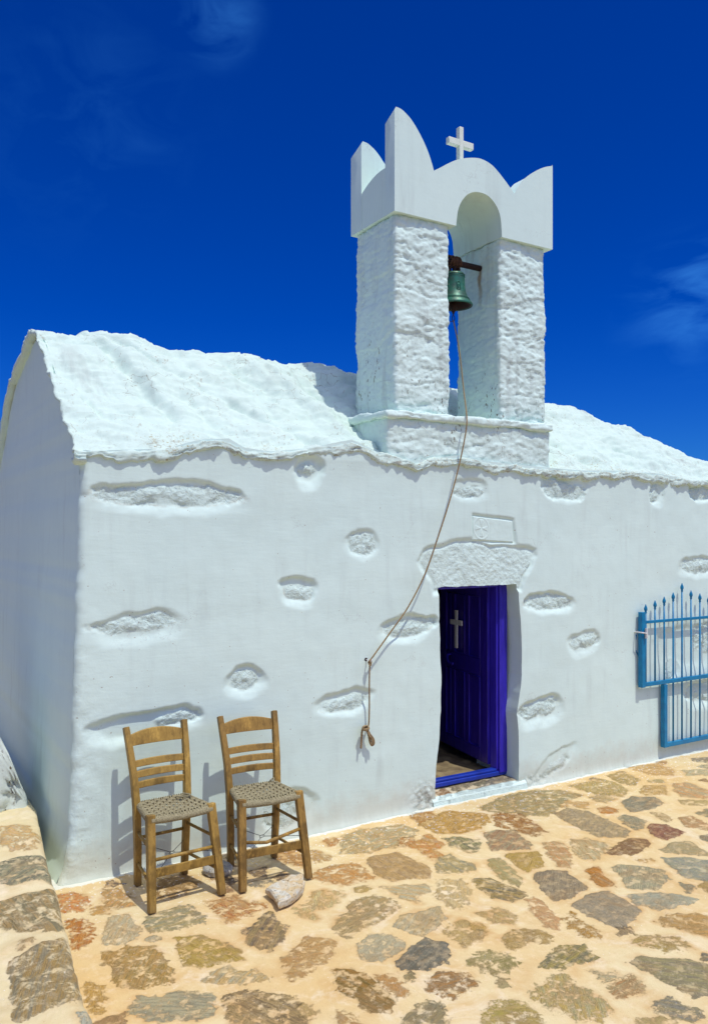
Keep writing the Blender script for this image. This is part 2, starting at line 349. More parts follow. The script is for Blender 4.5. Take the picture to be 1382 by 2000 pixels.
# stone paving
def paving_mat(name, ma, mb, base_white, blend=.17):
    m, t, p = newmat(name); v = obco(t)
    big = mrange(t, noi(t, v, 1.1, 3, .5), .36, .66)
    mort = mixc(t, big, ma, mb)
    mort = mixc(t, mrange(t, noi(t, v, 6, 5, .6, .6), .45, .75, 0, .6), mort, tuple(x*y for x, y in zip(ma, (.86, .74, .62))))
    mort = mixc(t, mrange(t, noi(t, v, 17, 5, .65, .3), .52, .76, 0, .55), mort, (.83, .68, .44))
    fl = noi(t, v, 75, 2, .6)
    mort = mixc(t, mrange(t, fl, .735, .76), mort, (.86, .84, .78))
    mort = mixc(t, mrange(t, noi(t, v, 48, 3, .6), .70, .74, 0, .5), mort, (.38, .2, .08))
    sd = attr(t, 'sd'); soft = attr(t, 'soft'); gv = attr(t, 'guv', True)
    # streaks along each stone's own grain
    st = N(t, 'ShaderNodeTexNoise'); LK(t, gv, st.inputs[0]); st.inputs['Scale'].default_value = 1; st.inputs['Detail'].default_value = 7; st.inputs['Roughness'].default_value = .68; st.inputs['Distortion'].default_value = .15
    s2 = N(t, 'ShaderNodeTexNoise'); mp = N(t, 'ShaderNodeMapping'); LK(t, gv, mp.inputs[0]); mp.inputs['Scale'].default_value = (2.4, 4.4, 1); LK(t, mp.outputs[0], s2.inputs[0]); s2.inputs['Scale'].default_value = 1; s2.inputs['Detail'].default_value = 6; s2.inputs['Roughness'].default_value = .72
    stone = mixc(t, mrange(t, st.outputs[0], .43, .57), attr(t, 'ca', True), attr(t, 'cb', True))
    dk = N(t, 'ShaderNodeVectorMath', operation='SCALE'); LK(t, attr(t, 'cb', True), dk.inputs[0]); dk.inputs['Scale'].default_value = .28
    lt = N(t, 'ShaderNodeVectorMath', operation='SCALE'); LK(t, attr(t, 'ca', True), lt.inputs[0]); lt.inputs['Scale'].default_value = 1.45
    stone = mixc(t, mrange(t, s2.outputs[0], .58, .64, 0, .7), stone, dk.outputs[0])
    stone = mixc(t, mrange(t, noi(t, v, 42, 6, .75, .2), .59, .64, 0, .5), stone, dk.outputs[0])
    stone = mixc(t, mrange(t, s2.outputs[0], .42, .30, 0, .7), stone, lt.outputs[0])
    stone = mixc(t, mrange(t, noi(t, v, 90, 2), .72, .75), stone, (.85, .85, .82))
    stone = mixc(t, mrange(t, noi(t, v, 5.5, 5, .65, .4), .50, .68, 0, .65), stone, (.48, .30, .13))
    stone = mixc(t, mrange(t, noi(t, v, 19, 7, .72, .2), .53, .62, 0, .40), stone, (.74, .60, .38))
    halo = mth(t, 'MULTIPLY', mrange(t, mth(t, 'ADD', sd, mth(t, 'MULTIPLY', mth(t, 'SUBTRACT', noi(t, v, 8, 5, .65), .5), .09)), -.045, .0), mrange(t, noi(t, v, 2.3, 3), .42, .62, 0, .75)); mort = mixc(t, halo, mort, tuple(x*y for x, y in zip(ma, (.80, .64, .48))))
    mort = mixc(t, mrange(t, noi(t, v, 3.2, 6, .7, .9), .55, .70, 0, .6), mort, (.80, .70, .50))
    mort = mixc(t, mrange(t, noi(t, v, 130, 3, .7), .60, .70, 0, .35), mort, tuple(x*.62 for x in ma))
    stone = mixc(t, blend, stone, tuple(x*.92 for x in ma))
    # mask with ragged edge; softer stones are smeared with mortar
    n1 = mth(t, 'SUBTRACT', noi(t, v, 24, 8, .72, .1), .5)
    amp = mth(t, 'MULTIPLY_ADD', soft, .15, .055)
    e = mth(t, 'ADD', mth(t, 'MULTIPLY_ADD', n1, amp, sd), .009)
    # sd in metres; width grows with softness
    wid = mth(t, 'MULTIPLY_ADD', soft, .014, .004)
    k = mth(t, 'DIVIDE', e, wid); k = mrange(t, k, -.5, .5, 0, 1, True)
    sme = mth(t, 'MULTIPLY', mrange(t, noi(t, v, 17, 8, .75, .15), .48, .56), mth(t, 'MULTIPLY_ADD', soft, 1.15, .26)); sme = mrange(t, sme, 0, 1)
    k = mth(t, 'MULTIPLY', k, mth(t, 'SUBTRACT', 1., sme))
    col = mixc(t, k, mort, stone)
    rimk = mth(t, 'MULTIPLY', mrange(t, mth(t, 'ABSOLUTE', e), .0045, .001), mrange(t, noi(t, v, 21, 4, .7), .48, .60, 0, .4)); rimk = mth(t, 'MULTIPLY', rimk, mth(t, 'SUBTRACT', 1.05, soft))
    col = mixc(t, rimk, col, (.14, .09, .05))
    # rusty halo where the mortar is stained around each stone
    if base_white:
        sx = N(t, 'ShaderNodeSeparateXYZ'); cc = N(t, 'ShaderNodeTexCoord'); LK(t, cc.outputs['Object'], sx.inputs[0])
        yy = mth(t, 'MULTIPLY_ADD', mth(t, 'SUBTRACT', noi(t, v, 9, 6, .7), .5), .13, sx.outputs[1])
        kk = mrange(t, yy, -.055, -.04); col = mixc(t, kk, col, (.72, .74, .64))
        sp = mth(t, 'MULTIPLY', mrange(t, noi(t, v, 52, 2, .5), .655, .68), mrange(t, sx.outputs[1], -.75, -.2)); col = mixc(t, sp, col, (.85, .86, .84))
    LK(t, col, p.inputs['Base Color']); p.inputs['Roughness'].default_value = .8; p.inputs['Specular IOR Level'].default_value = .12
    b1 = bump(t, p, s2.outputs[0], mth(t, 'MULTIPLY', k, 1.), .02)
    b2 = bump(t, p, noi(t, v, 38, 6, .7), .35, .008, b1)
    bump(t, p, k, .6, .010, b2)
    return m
MPAVE = paving_mat('stone_paving', (.68, .485, .215), (.72, .60, .335), True)
MPLAT = paving_mat('step_paving', (.70, .59, .33), (.73, .635, .39), False)
MGROUND = simple('dry_earth', (.42, .33, .2), .95, var=.2, scale=2.5, bmp=.5)

STONES='''
-0.128,-0.120 -0.060,-0.136 0.004,-0.225 -0.021,-0.330 -0.062,-0.374 -0.142,-0.348 -0.146,-0.230|b9713f|c98d5e|.7
0.095,-0.193 0.182,-0.195 0.204,-0.347 0.185,-0.444 0.141,-0.440 0.070,-0.373|c2915c|a08560|.8
-0.012,-0.382 0.028,-0.364 0.067,-0.418 0.046,-0.463 -0.020,-0.434|c2955c|b08a58|.8
-0.152,-0.453 -0.075,-0.467 -0.064,-0.592 -0.089,-0.728 -0.180,-0.777 -0.197,-0.711 -0.166,-0.611|a85f24|c08040|.5
0.048,-0.520 0.122,-0.536 0.127,-0.666 0.137,-0.735 0.081,-0.822 0.004,-0.833 -0.049,-0.791 -0.045,-0.745|b5ad9c|c0a684|.2
0.193,-0.608 0.399,-0.575 0.449,-0.617 0.456,-0.747 0.421,-0.813 0.280,-0.812 0.182,-0.793 0.175,-0.706|a8976f|8f8f80|.4
-0.086,-0.872 -0.037,-0.893 0.031,-0.879 0.126,-0.917 0.146,-1.032 0.125,-1.212 0.102,-1.280 -0.012,-1.258 -0.102,-1.211 -0.100,-1.124 -0.066,-1.027 -0.097,-0.973|b0894f|8f7a50|.4
0.258,-0.910 0.358,-0.931 0.431,-1.055 0.469,-1.192 0.444,-1.250 0.358,-1.234 0.301,-1.234 0.208,-1.177 0.227,-1.081|b59a55|a08545|.4
0.732,-0.904 0.767,-0.892 0.748,-0.980 0.763,-1.075 0.690,-1.174 0.598,-1.253 0.543,-1.143 0.568,-1.008 0.652,-0.965|8d7a5a|45454c|.3
0.232,-1.327 0.380,-1.282 0.386,-1.354 0.447,-1.374 0.484,-1.464 0.437,-1.485 0.289,-1.402 0.243,-1.358|a8a698|c0a070|.5
-0.120,-1.402 -0.049,-1.328 0.033,-1.393 0.058,-1.363 0.137,-1.396 0.212,-1.457 0.213,-1.503 0.161,-1.615 0.116,-1.609 0.009,-1.550 -0.073,-1.500|b0a994|8b8a80|.3
0.269,-1.507 0.356,-1.522 0.484,-1.638 0.510,-1.743 0.476,-1.821 0.405,-1.899 0.234,-1.794 0.209,-1.686|a38a66|6f6050|.5
-0.222,-1.082 -0.165,-1.149 -0.177,-1.235 -0.211,-1.353 -0.254,-1.334 -0.241,-1.195|c29a58|b08a50|.5
0.129,-0.841 0.178,-0.832 0.191,-0.869 0.153,-0.885|a8a498|b0a890|.2
0.541,-0.613 0.678,-0.599 0.711,-0.705 0.780,-0.771 0.766,-0.822 0.650,-0.865 0.542,-0.876 0.530,-0.747|c89a68|a8663c|.8
0.408,-0.214 0.555,-0.193 0.572,-0.367 0.438,-0.465 0.315,-0.439|9a7850|8a6a44|.7
1.647,-0.144 1.809,-0.114 2.076,-0.183 2.099,-0.328 1.955,-0.455 1.824,-0.493 1.623,-0.452 1.491,-0.387|a9a592|b59468|.5
1.903,-0.318 2.024,-0.356 1.983,-0.471 1.869,-0.520 1.846,-0.422|b0703c|a8703c|.7
1.905,-0.526 2.119,-0.432 2.100,-0.611 2.016,-0.660 1.972,-0.760 1.901,-0.779 1.928,-0.638|bd7c48|b58a50|.4
2.177,-0.538 2.251,-0.566 2.335,-0.686 2.215,-0.813 2.161,-0.796 2.132,-0.665|8f8a68|5f6355|.5
1.586,-0.540 1.781,-0.574 1.789,-0.725 1.796,-0.878 1.717,-0.984 1.509,-0.904 1.495,-0.766|b08f62|9a7d60|.05
1.636,-0.549 1.711,-0.585 1.670,-0.772 1.632,-0.792 1.602,-0.657|6a6a64|80786a|.3
1.910,-0.800 2.029,-0.763 2.014,-0.848 2.052,-0.961 2.004,-1.034 1.897,-1.011 1.812,-0.945|8a887c|a99468|.3
1.254,-0.533 1.375,-0.524 1.483,-0.599 1.440,-0.815 1.289,-0.804 1.219,-0.735 1.171,-0.624|b8804a|c69560|.7
1.349,-0.253 1.410,-0.402 1.377,-0.459 1.292,-0.422 1.304,-0.337|c0955f|b09070|.8
1.535,-0.129 1.594,-0.147 1.539,-0.252 1.482,-0.234|b88050|b88050|.8
1.173,-0.112 1.306,-0.177 1.188,-0.434 1.107,-0.294|b5804c|a87a50|.8
1.421,-0.950 1.546,-1.001 1.636,-1.069 1.607,-1.128 1.517,-1.123 1.489,-1.208 1.438,-1.124 1.438,-1.025|c0a27a|b0aa98|.3
1.749,-1.045 1.855,-1.110 1.780,-1.233 1.707,-1.336 1.603,-1.367 1.606,-1.202|c6a878|b9a584|.8
1.071,-0.788 1.137,-0.803 1.205,-0.908 1.080,-0.977 0.958,-0.996 0.934,-1.093 0.887,-0.998 0.893,-0.910 1.007,-0.885|c4b48c|c9a878|.9
1.296,-0.874 1.360,-0.887 1.359,-0.925 1.304,-0.942 1.277,-0.914|b79a62|a89060|.3
1.194,-1.023 1.322,-1.016 1.383,-1.139 1.346,-1.210 1.197,-1.275 1.054,-1.294 0.966,-1.342 0.955,-1.295 0.964,-1.197 1.081,-1.116|b0946a|9c8a6c|.4
1.220,-1.364 1.306,-1.298 1.395,-1.308 1.539,-1.305 1.499,-1.416 1.377,-1.491 1.264,-1.504 1.240,-1.438|a8a294|b09a7a|.1
0.949,-1.447 1.067,-1.383 1.151,-1.435 1.163,-1.540 1.114,-1.576 0.966,-1.613 0.934,-1.576 0.930,-1.510|b3ab98|a8a090|.3
1.036,-1.655 1.273,-1.548 1.326,-1.639 1.293,-1.714 1.220,-1.777 1.129,-1.782 1.017,-1.730|6d7071|505456|.05
1.416,-1.536 1.542,-1.486 1.575,-1.643 1.450,-1.715 1.388,-1.715 1.388,-1.638|c2a674|b09468|.7
0.605,-1.366 0.805,-1.224 0.887,-1.313 0.883,-1.369 0.764,-1.481 0.643,-1.527 0.553,-1.538 0.585,-1.458|b5885a|c29c6c|.7
0.767,-1.569 0.826,-1.605 0.863,-1.744 0.850,-1.921 0.803,-1.965 0.734,-1.943 0.709,-1.878 0.730,-1.818 0.676,-1.740|9a7035|6c5828|.45
0.886,-1.709 0.958,-1.736 0.931,-1.880 0.884,-1.897 0.866,-1.793|b98a5a|b98a5a|.9
0.991,-1.781 1.026,-1.769 1.028,-1.812 0.990,-1.821|9a8560|807860|.3
1.045,-1.871 1.129,-1.832 1.247,-1.913 1.228,-1.983 1.150,-1.998 1.060,-2.019 1.019,-1.918|a8794a|8a7058|.5
0.798,-2.045 0.920,-1.993 0.989,-2.006 0.988,-2.077 0.916,-2.170 0.766,-2.079|98886a|7f7a6c|.4
0.601,-1.869 0.639,-1.913 0.629,-1.982 0.551,-1.941|b08a60|b08a60|.8
0.463,-1.714 0.529,-1.739 0.512,-1.829 0.448,-1.818|b89c70|b09468|.8
2.746,-0.199 3.106,-0.087 3.357,-0.088 3.559,-0.186 3.617,-0.349 3.297,-0.444 3.045,-0.558 2.854,-0.442 2.737,-0.239|a28a5c|8f8870|.3
2.740,-0.350 2.912,-0.433 2.797,-0.810 2.672,-0.809 2.663,-0.652 2.607,-0.539|8a5a30|a07040|.6
2.183,-0.253 2.510,-0.138 2.692,-0.322 2.620,-0.453 2.459,-0.520 2.283,-0.508 2.184,-0.448|b58a45|a07a3c|.3
2.242,-0.048 2.412,-0.079 2.364,-0.193 2.199,-0.230|9a6a38|a87844|.6
3.702,-0.140 4.043,-0.138 4.059,-0.304 3.973,-0.464 3.835,-0.532 3.754,-0.433 3.706,-0.301|a8905e|98865c|.3
4.157,-0.109 4.337,-0.100 4.280,-0.327 4.117,-0.394 4.083,-0.318|b09468|98845c|.3
4.479,-0.034 4.787,-0.094 4.722,-0.305 4.602,-0.381 4.462,-0.266|c29a68|b89464|.7
3.630,-0.407 3.754,-0.433 3.751,-0.554 3.618,-0.555 3.589,-0.480|b59b72|a8987a|.3
4.019,-0.544 4.193,-0.467 4.311,-0.539 4.137,-0.692 4.001,-0.624|b89562|ac8c5c|.2
3.307,-0.426 3.416,-0.398 3.519,-0.509 3.407,-0.580 3.280,-0.479|c59a68|b8986c|.4
3.474,-0.643 3.559,-0.641 3.572,-0.726 3.470,-0.752 3.420,-0.700|b9793a|b07030|.3
3.709,-0.648 3.886,-0.588 4.005,-0.685 3.958,-0.801 3.756,-0.838 3.618,-0.798|85837c|74746e|.1
4.410,-0.545 4.521,-0.575 4.498,-0.785 4.536,-0.910 4.393,-0.946 4.204,-0.782 4.268,-0.670|a39c88|c0895a|.2
3.128,-0.543 3.284,-0.527 3.363,-0.621 3.331,-0.859 3.281,-1.067 3.184,-1.121 3.046,-1.037 3.046,-0.885|a08d72|8d7f70|.1
3.445,-0.844 3.534,-0.822 3.553,-0.974 3.405,-1.066 3.348,-1.070 3.369,-0.963|8c887a|7c7c72|.2
3.715,-0.902 3.769,-0.935 3.725,-1.057 3.649,-1.073|b39a78|a89070|.3
3.441,-1.087 3.535,-1.033 3.605,-1.107 3.597,-1.260 3.370,-1.290 3.351,-1.223|6d3f3e|8a5a52|.05
3.787,-1.074 3.887,-1.093 3.843,-1.253 3.836,-1.309 3.771,-1.328 3.688,-1.198|b58763|a88a6c|.3
3.966,-1.077 4.116,-1.058 4.138,-1.138 3.971,-1.186|8c8878|9c8c70|.2
3.597,-1.373 3.681,-1.368 3.667,-1.453 3.560,-1.478|808078|747470|.2
2.863,-1.259 3.013,-1.197 3.198,-1.167 3.250,-1.235 3.161,-1.322 2.973,-1.342|7f6248|6d4a3c|.2
3.186,-1.389 3.348,-1.348 3.470,-1.388 3.388,-1.563 3.358,-1.584 3.229,-1.466|9c8b6c|98907c|.15
2.643,-0.936 2.727,-0.945 2.758,-1.006 2.678,-1.129 2.526,-1.277 2.481,-1.234 2.555,-1.087|ac9270|c08a60|.3
2.832,-0.980 2.951,-1.034 2.989,-1.147 2.887,-1.223 2.714,-1.282 2.682,-1.198|b5aa90|b09068|.5
2.454,-0.601 2.551,-0.603 2.640,-0.676 2.576,-0.895 2.514,-0.944 2.296,-0.845|93705c|8a8676|.2
2.337,-0.938 2.530,-1.006 2.401,-1.185 2.256,-1.188 2.284,-1.052|a98c4e|a08448|.1
2.180,-0.956 2.248,-0.966 2.203,-1.156 2.107,-1.327 2.077,-1.323 2.074,-1.194 2.114,-1.071|9c9878|a08c60|.3
2.265,-1.253 2.372,-1.244 2.451,-1.307 2.403,-1.522 2.205,-1.573 2.116,-1.557 2.187,-1.376|85796c|6d6560|.05
2.567,-1.363 2.660,-1.359 2.539,-1.591 2.493,-1.563 2.497,-1.481|b5742c|9a6428|.1
2.726,-1.414 2.813,-1.412 2.959,-1.587 2.879,-1.686 2.708,-1.749 2.593,-1.651 2.674,-1.532|9f9a86|88877c|.25
3.105,-1.472 3.249,-1.577 3.300,-1.640 3.319,-1.746 3.174,-1.866 3.050,-1.819 2.987,-1.723 3.038,-1.574|929488|84888a|.15
2.892,-1.765 2.927,-1.814 2.860,-1.868 2.831,-1.851|8a867a|807a70|.3
1.920,-1.129 2.005,-1.167 2.034,-1.269 2.040,-1.434 1.929,-1.443 1.861,-1.363 1.869,-1.236|98804e|5f605a|.3
2.944,-1.406 3.029,-1.442 3.024,-1.471 2.947,-1.456|c59c68|c09864|.6
4.093,-0.835 4.291,-0.933 4.171,-1.001 4.068,-0.914|b39c70|a8946c|.3
4.321,-0.380 4.425,-0.416 4.377,-0.471 4.282,-0.429|a09068|989070|.3
4.798,-0.351 5.010,-0.420 4.874,-0.546 4.701,-0.441|b3aa90|a8a08c|.7
4.991,-0.346 5.153,-0.318 5.155,-0.415 5.024,-0.440|a09a88|989080|.4
2.971,-1.827 3.028,-1.834 2.994,-1.923 2.900,-1.945|a88a5a|b0946a|.4
2.161,-1.648 2.328,-1.611 2.455,-1.622 2.428,-1.860 2.362,-1.903 2.169,-1.955 2.152,-1.821|95897c|87807a|.05
2.510,-1.721 2.628,-1.754 2.743,-1.838 2.794,-1.934 2.681,-1.941 2.499,-1.916 2.471,-1.825|a3a29a|989a92|.15
2.386,-2.010 2.487,-1.980 2.638,-2.048 2.651,-2.103 2.609,-2.191 2.464,-2.274 2.439,-2.153 2.389,-2.057|b58c58|a8885c|.4
2.105,-2.075 2.185,-2.061 2.318,-2.163 2.294,-2.271 2.179,-2.220|b39a68|a8905c|.8
1.666,-1.478 1.793,-1.484 1.809,-1.589 1.748,-1.643 1.676,-1.577|b39564|c0a880|.7
2.009,-1.467 2.057,-1.484 1.985,-1.720 1.904,-1.794 1.866,-1.771 1.929,-1.592|c39a74|bc8c68|.4
2.016,-1.739 2.088,-1.712 2.060,-1.811 2.039,-1.952 2.008,-1.975 1.962,-1.926 1.972,-1.824|a0742e|b58c50|.7
1.514,-1.523 1.590,-1.569 1.575,-1.647 1.454,-1.678 1.378,-1.692|c3a066|b89458|.8
1.602,-1.727 1.704,-1.704 1.800,-1.752 1.816,-1.858 1.761,-1.865 1.654,-1.820 1.570,-1.839 1.569,-1.809|a88a58|b89c70|.4
1.309,-1.823 1.464,-1.784 1.515,-1.911 1.480,-1.973 1.352,-1.974 1.318,-1.918|8f8458|a89b74|.5
1.563,-2.023 1.767,-1.930 1.875,-1.985 1.850,-2.106 1.729,-2.079 1.639,-2.079|9b8c55|6f6f60|.3
1.380,-2.159 1.612,-2.106 1.594,-2.208 1.607,-2.297 1.578,-2.420 1.491,-2.441 1.408,-2.404 1.374,-2.250|b59b60|a39c7c|.7
1.751,-2.165 1.814,-2.221 1.824,-2.263 1.781,-2.271 1.727,-2.238|b0a488|b8b098|.8
1.709,-2.294 1.865,-2.287 1.834,-2.371 1.782,-2.404 1.671,-2.376|b5855c|b0a080|.7
1.943,-2.191 2.018,-2.199 2.159,-2.314 2.217,-2.413 2.182,-2.498 2.011,-2.560 1.940,-2.541 1.952,-2.443 1.950,-2.304|8f8868|77736a|.1
1.733,-2.507 1.845,-2.490 1.857,-2.560 1.872,-2.629 1.814,-2.666 1.750,-2.598|8c836c|77787a|.4
1.129,-2.176 1.221,-2.125 1.307,-2.193 1.289,-2.317 1.234,-2.383 1.019,-2.251|a89854|b9a26a|.6
1.313,-2.019 1.361,-2.023 1.340,-2.069 1.307,-2.049|a89a78|a89a78|.4
1.585,-2.541 1.693,-2.557 1.729,-2.614 1.666,-2.646 1.552,-2.576|b8a478|b09a70|.8
'''
LSTONES='''
-0.347,0.375 -0.235,0.339 -0.177,0.115 -0.242,-0.050 -0.355,-0.022 -0.384,0.123|c9a26c|c8a888|.9
-0.484,-0.243 -0.328,-0.160 -0.214,-0.217 -0.236,-0.491 -0.254,-0.573 -0.404,-0.526 -0.507,-0.464|8c8a78|5d625e|.4
-0.548,-0.712 -0.430,-0.683 -0.260,-0.680 -0.284,-0.912 -0.311,-1.099 -0.399,-1.098 -0.484,-1.011 -0.562,-0.911|6f6a58|a0835a|.4
-0.494,-1.156 -0.454,-1.148 -0.459,-1.194 -0.491,-1.214|b39770|b09070|.4
-0.553,-1.306 -0.472,-1.250 -0.323,-1.203 -0.347,-1.432 -0.378,-1.712 -0.419,-1.737 -0.547,-1.731 -0.595,-1.759 -0.591,-1.632|a0814f|837a6c|.3
-0.408,-1.815 -0.379,-1.810 -0.379,-1.879 -0.413,-1.881|a0a8a8|b0b0a8|.2
'''
STEP_EDGE=[(-0.102, 0.639), (-0.163, 0.137), (-0.203, -0.157), (-0.249, -0.554), (-0.252, -0.685), (-0.293, -0.983), (-0.306, -1.172), (-0.339, -1.407), (-0.373, -1.715), (-0.379, -1.879)]

def parse(s):
    out = []
    for ln in s.strip().splitlines():
        a = ln.split('|'); out.append((np.array([[float(q) for q in p.split(',')] for p in a[0].split()]), tuple(x*y for x, y in zip(lin(a[1]), (1.55, 1.55, 1.2))), tuple(x*y for x, y in zip(lin(a[2]), (1.55, 1.55, 1.2))), float(a[3])))
    return out
def polysd(P, x, y):
    d = np.full(x.shape, 1e9); ins = np.zeros(x.shape, bool); n = len(P)
    for i in range(n):
        ax, ay = P[i]; bx, by = P[(i+1) % n]
        ex, ey = bx-ax, by-ay; tt = np.clip(((x-ax)*ex+(y-ay)*ey)/(ex*ex+ey*ey+1e-12), 0, 1)
        d = np.minimum(d, (x-ax-tt*ex)**2+(y-ay-tt*ey)**2)
        cond = ((ay > y) != (by > y)) & (x < (bx-ax)*(y-ay)/(by-ay+1e-12)+ax); ins ^= cond
    d = np.sqrt(d); return np.where(ins, d, -d)
def stone_field(X, Y, stones):
    sd = np.full(X.shape, -1.); idx = np.zeros(X.shape, int)
    wx = X+.018*fbm(X*14, Y*14, 0, 3, 5); wy = Y+.018*fbm(X*14, Y*14, 3, 3, 9)
    for i, (P, a, b, s) in enumerate(stones):
        x0, y0 = P.min(0)-.12; x1, y1 = P.max(0)+.12
        k = (X > x0) & (X < x1) & (Y > y0) & (Y < y1)
        if not k.any(): continue
        d = polysd(P, wx[k], wy[k]); cur = sd[k]; better = d > cur
        cur[better] = d[better]; sd[k] = cur; ii = idx[k]; ii[better] = i; idx[k] = ii
    CA = np.array([q[1] for q in stones]); CB = np.array([q[2] for q in stones]); SO = np.array([q[3] for q in stones])
    gx = np.zeros(X.shape); gy = np.zeros(X.shape); gz = np.zeros(X.shape)
    r = np.random.default_rng(3)
    for i, (P, a, b, s) in enumerate(stones):
        c = P.mean(0); q = P-c; wv, ve = np.linalg.eigh(q.T@q); ax = ve[:, 1]; ang = math.atan2(ax[1], ax[0])+r.normal(0, .35)
        k = idx == i; dx = X[k]-c[0]; dy = Y[k]-c[1]
        gx[k] = (dx*math.cos(ang)+dy*math.sin(ang))*6; gy[k] = (-dx*math.sin(ang)+dy*math.cos(ang))*46; gz[k] = i*7.3
    return sd, CA[idx], CB[idx], SO[idx], np.stack([gx, gy, gz], -1)
def random_stones(x0, x1, y0, y1, avoid, n, rs, size=.17):
    r = np.random.default_rng(rs); out = []; cent = [(q[0].mean(0), np.abs(q[0]-q[0].mean(0)).max()) for q in avoid]
    pal = [('a8976f', '8f8f80'), ('b0946a', '9c8a6c'), ('857466', '6a5f5a'), ('b58763', 'a88a6c'), ('9f9a86', '88877c'), ('c29a68', 'b89464')]
    for _ in range(n*14):
        c = np.array([r.uniform(x0, x1), r.uniform(y0, y1)]); rad = size*r.uniform(.5, 1.1)
        if all(np.hypot(*(c-q)) > rr+rad*.95 for q, rr in cent):
            m = r.integers(5, 8); an = np.sort(r.uniform(0, 2*math.pi, m)*.35+np.arange(m)*2*math.pi/m)
            P = c+np.stack([np.cos(an)*rad*r.uniform(.75, 1.1, m), np.sin(an)*rad*.8*r.uniform(.7, 1.1, m)], -1)
            a, b = pal[r.integers(len(pal))]; out.append((P, lin(a), lin(b), r.uniform(.1, .5))); cent.append((c, rad))
        if len(out) >= n: break
    return out
def terr(q, k=.3):
    f_ = np.floor(q); return f_+sm(0, k, q-f_)
# survey of the photograph: where a sight line meets a plane that exists in the place
def onwall(px, py, y=0.):
    r = (px-691)/1621; ax = .8536*r+.521; ay = -.521*r+.8536; k = (y-CAMY)/ay
    return CAMX+k*ax, CAMZ+k*(1045-py)/1621
def onground(px, py, z=0.):
    r = (px-691)/1621; ax = .8536*r+.521; ay = -.521*r+.8536; k = (z-CAMZ)/((1045-py)/1621)
    return CAMX+k*ax, CAMY+k*ay
def curve(pts, y=0., key=1):
    q = np.array([onwall(a, b, y) for a, b in pts]); q = q[np.argsort(q[:, key])]; return q

# ---------------- ground ----------------
g = MB(); g.add([(-60, -60, -.03), (60, -60, -.03), (60, 60, -.03), (-60, 60, -.03)], [(0, 1, 2, 3)])
tag(g.build('ground', MGROUND), kind='structure')

stones = parse(STONES)
stones += random_stones(-.3, 7.8, -3.7, -.12, stones, 150, 5)
stones += random_stones(-.2, 6.5, -2.9, -.10, stones, 150, 6, .085)
xs = np.concatenate([np.arange(-.9, 6.2, .013), np.arange(6.2, 7.9, .04)]); ys = np.concatenate([np.arange(-4.2, -3., .04), np.arange(-3., .13, .013)])
X, Y = np.meshgrid(xs, ys)
sd, ca, cb, sof, guv = stone_field(X, Y, stones)
Z = .006*sm(-.012, .012, sd)*(1-.5*sof)+.010*fbm(X*.9, Y*.9, 0, 3, 2)+.0035*fbm(X*7, Y*7, 0, 3, 4)
Z += .0025*fbm(guv[..., 0]*.8, guv[..., 1]*.5, guv[..., 2], 3, 8)*sm(-.01, .02, sd)
Z += -.02*sm(3.0, 7.0, X)*0
tag(mkmesh('paving', np.stack([X, Y, Z], -1).reshape(-1, 3), gridfaces(*X.shape), MPAVE, attrs={
    'sd': sd.ravel(), 'soft': sof.ravel(), 'ca': ca.reshape(-1, 3), 'cb': cb.reshape(-1, 3), 'guv': guv.reshape(-1, 3)}), kind='structure')

# raised step on the left
HS = .27
E = np.array(STEP_EDGE); E = E[np.argsort(E[:, 1])]
E = np.vstack([[-.52, -4.2], [-.43, -2.6], E])
ls = parse(LSTONES)
ls += random_stones(-2.6, -.7, -3.4, .5, ls, 60, 9, .22)
ys = np.concatenate([np.arange(-4.2, .95, .014), np.arange(.95, 4.4, .06)]); ts = np.concatenate([np.arange(0, .9, .012), np.arange(.9, 2.6, .04)])  # far rows run on unseen behind the low wall, added to bounce light
T_, Y = np.meshgrid(ts, ys); ex = np.interp(ys, E[:, 1], E[:, 0])+.007*fbm(ys*9, 0, 0, 4, 3); X = ex[:, None]-T_
sd, ca, cb, sof, guv = stone_field(X, Y, ls)
Z = HS+.012*sm(-.012, .012, sd)+.018*fbm(X*1.5, Y*1.5, 5, 3, 2)+.011*fbm(X*8, Y*8, 1, 4, 4)+.006*terr(2*fbm(X*5, Y*9, 3, 4, 14), .3)*sm(0, .03, sd)-.028*np.exp(-T_/.02)
V = np.stack([X, Y, Z], -1)
nr, nc = X.shape
side = []
for zz, dx in ((.17, .012), (0.1, .008), (-.03, .014)):
    side.append(np.stack([ex+dx+.008*fbm(ys*12, zz*30, 0, 3, 6), ys, np.full(nr, zz)], -1))
A = np.concatenate([np.stack(side[::-1], 1), V], 1)
pad = lambda a: np.concatenate([np.repeat(a[:, :1], 3, 1), a], 1)
tag(mkmesh('stone_step', A.reshape(-1, 3), gridfaces(nr, nc+3, flip=True), MPLAT, attrs={
    'sd': pad(sd).ravel(), 'soft': pad(sof).ravel(), 'ca': pad(ca).reshape(-1, 3), 'cb': pad(cb).reshape(-1, 3), 'guv': pad(guv).reshape(-1, 3)}), kind='structure')

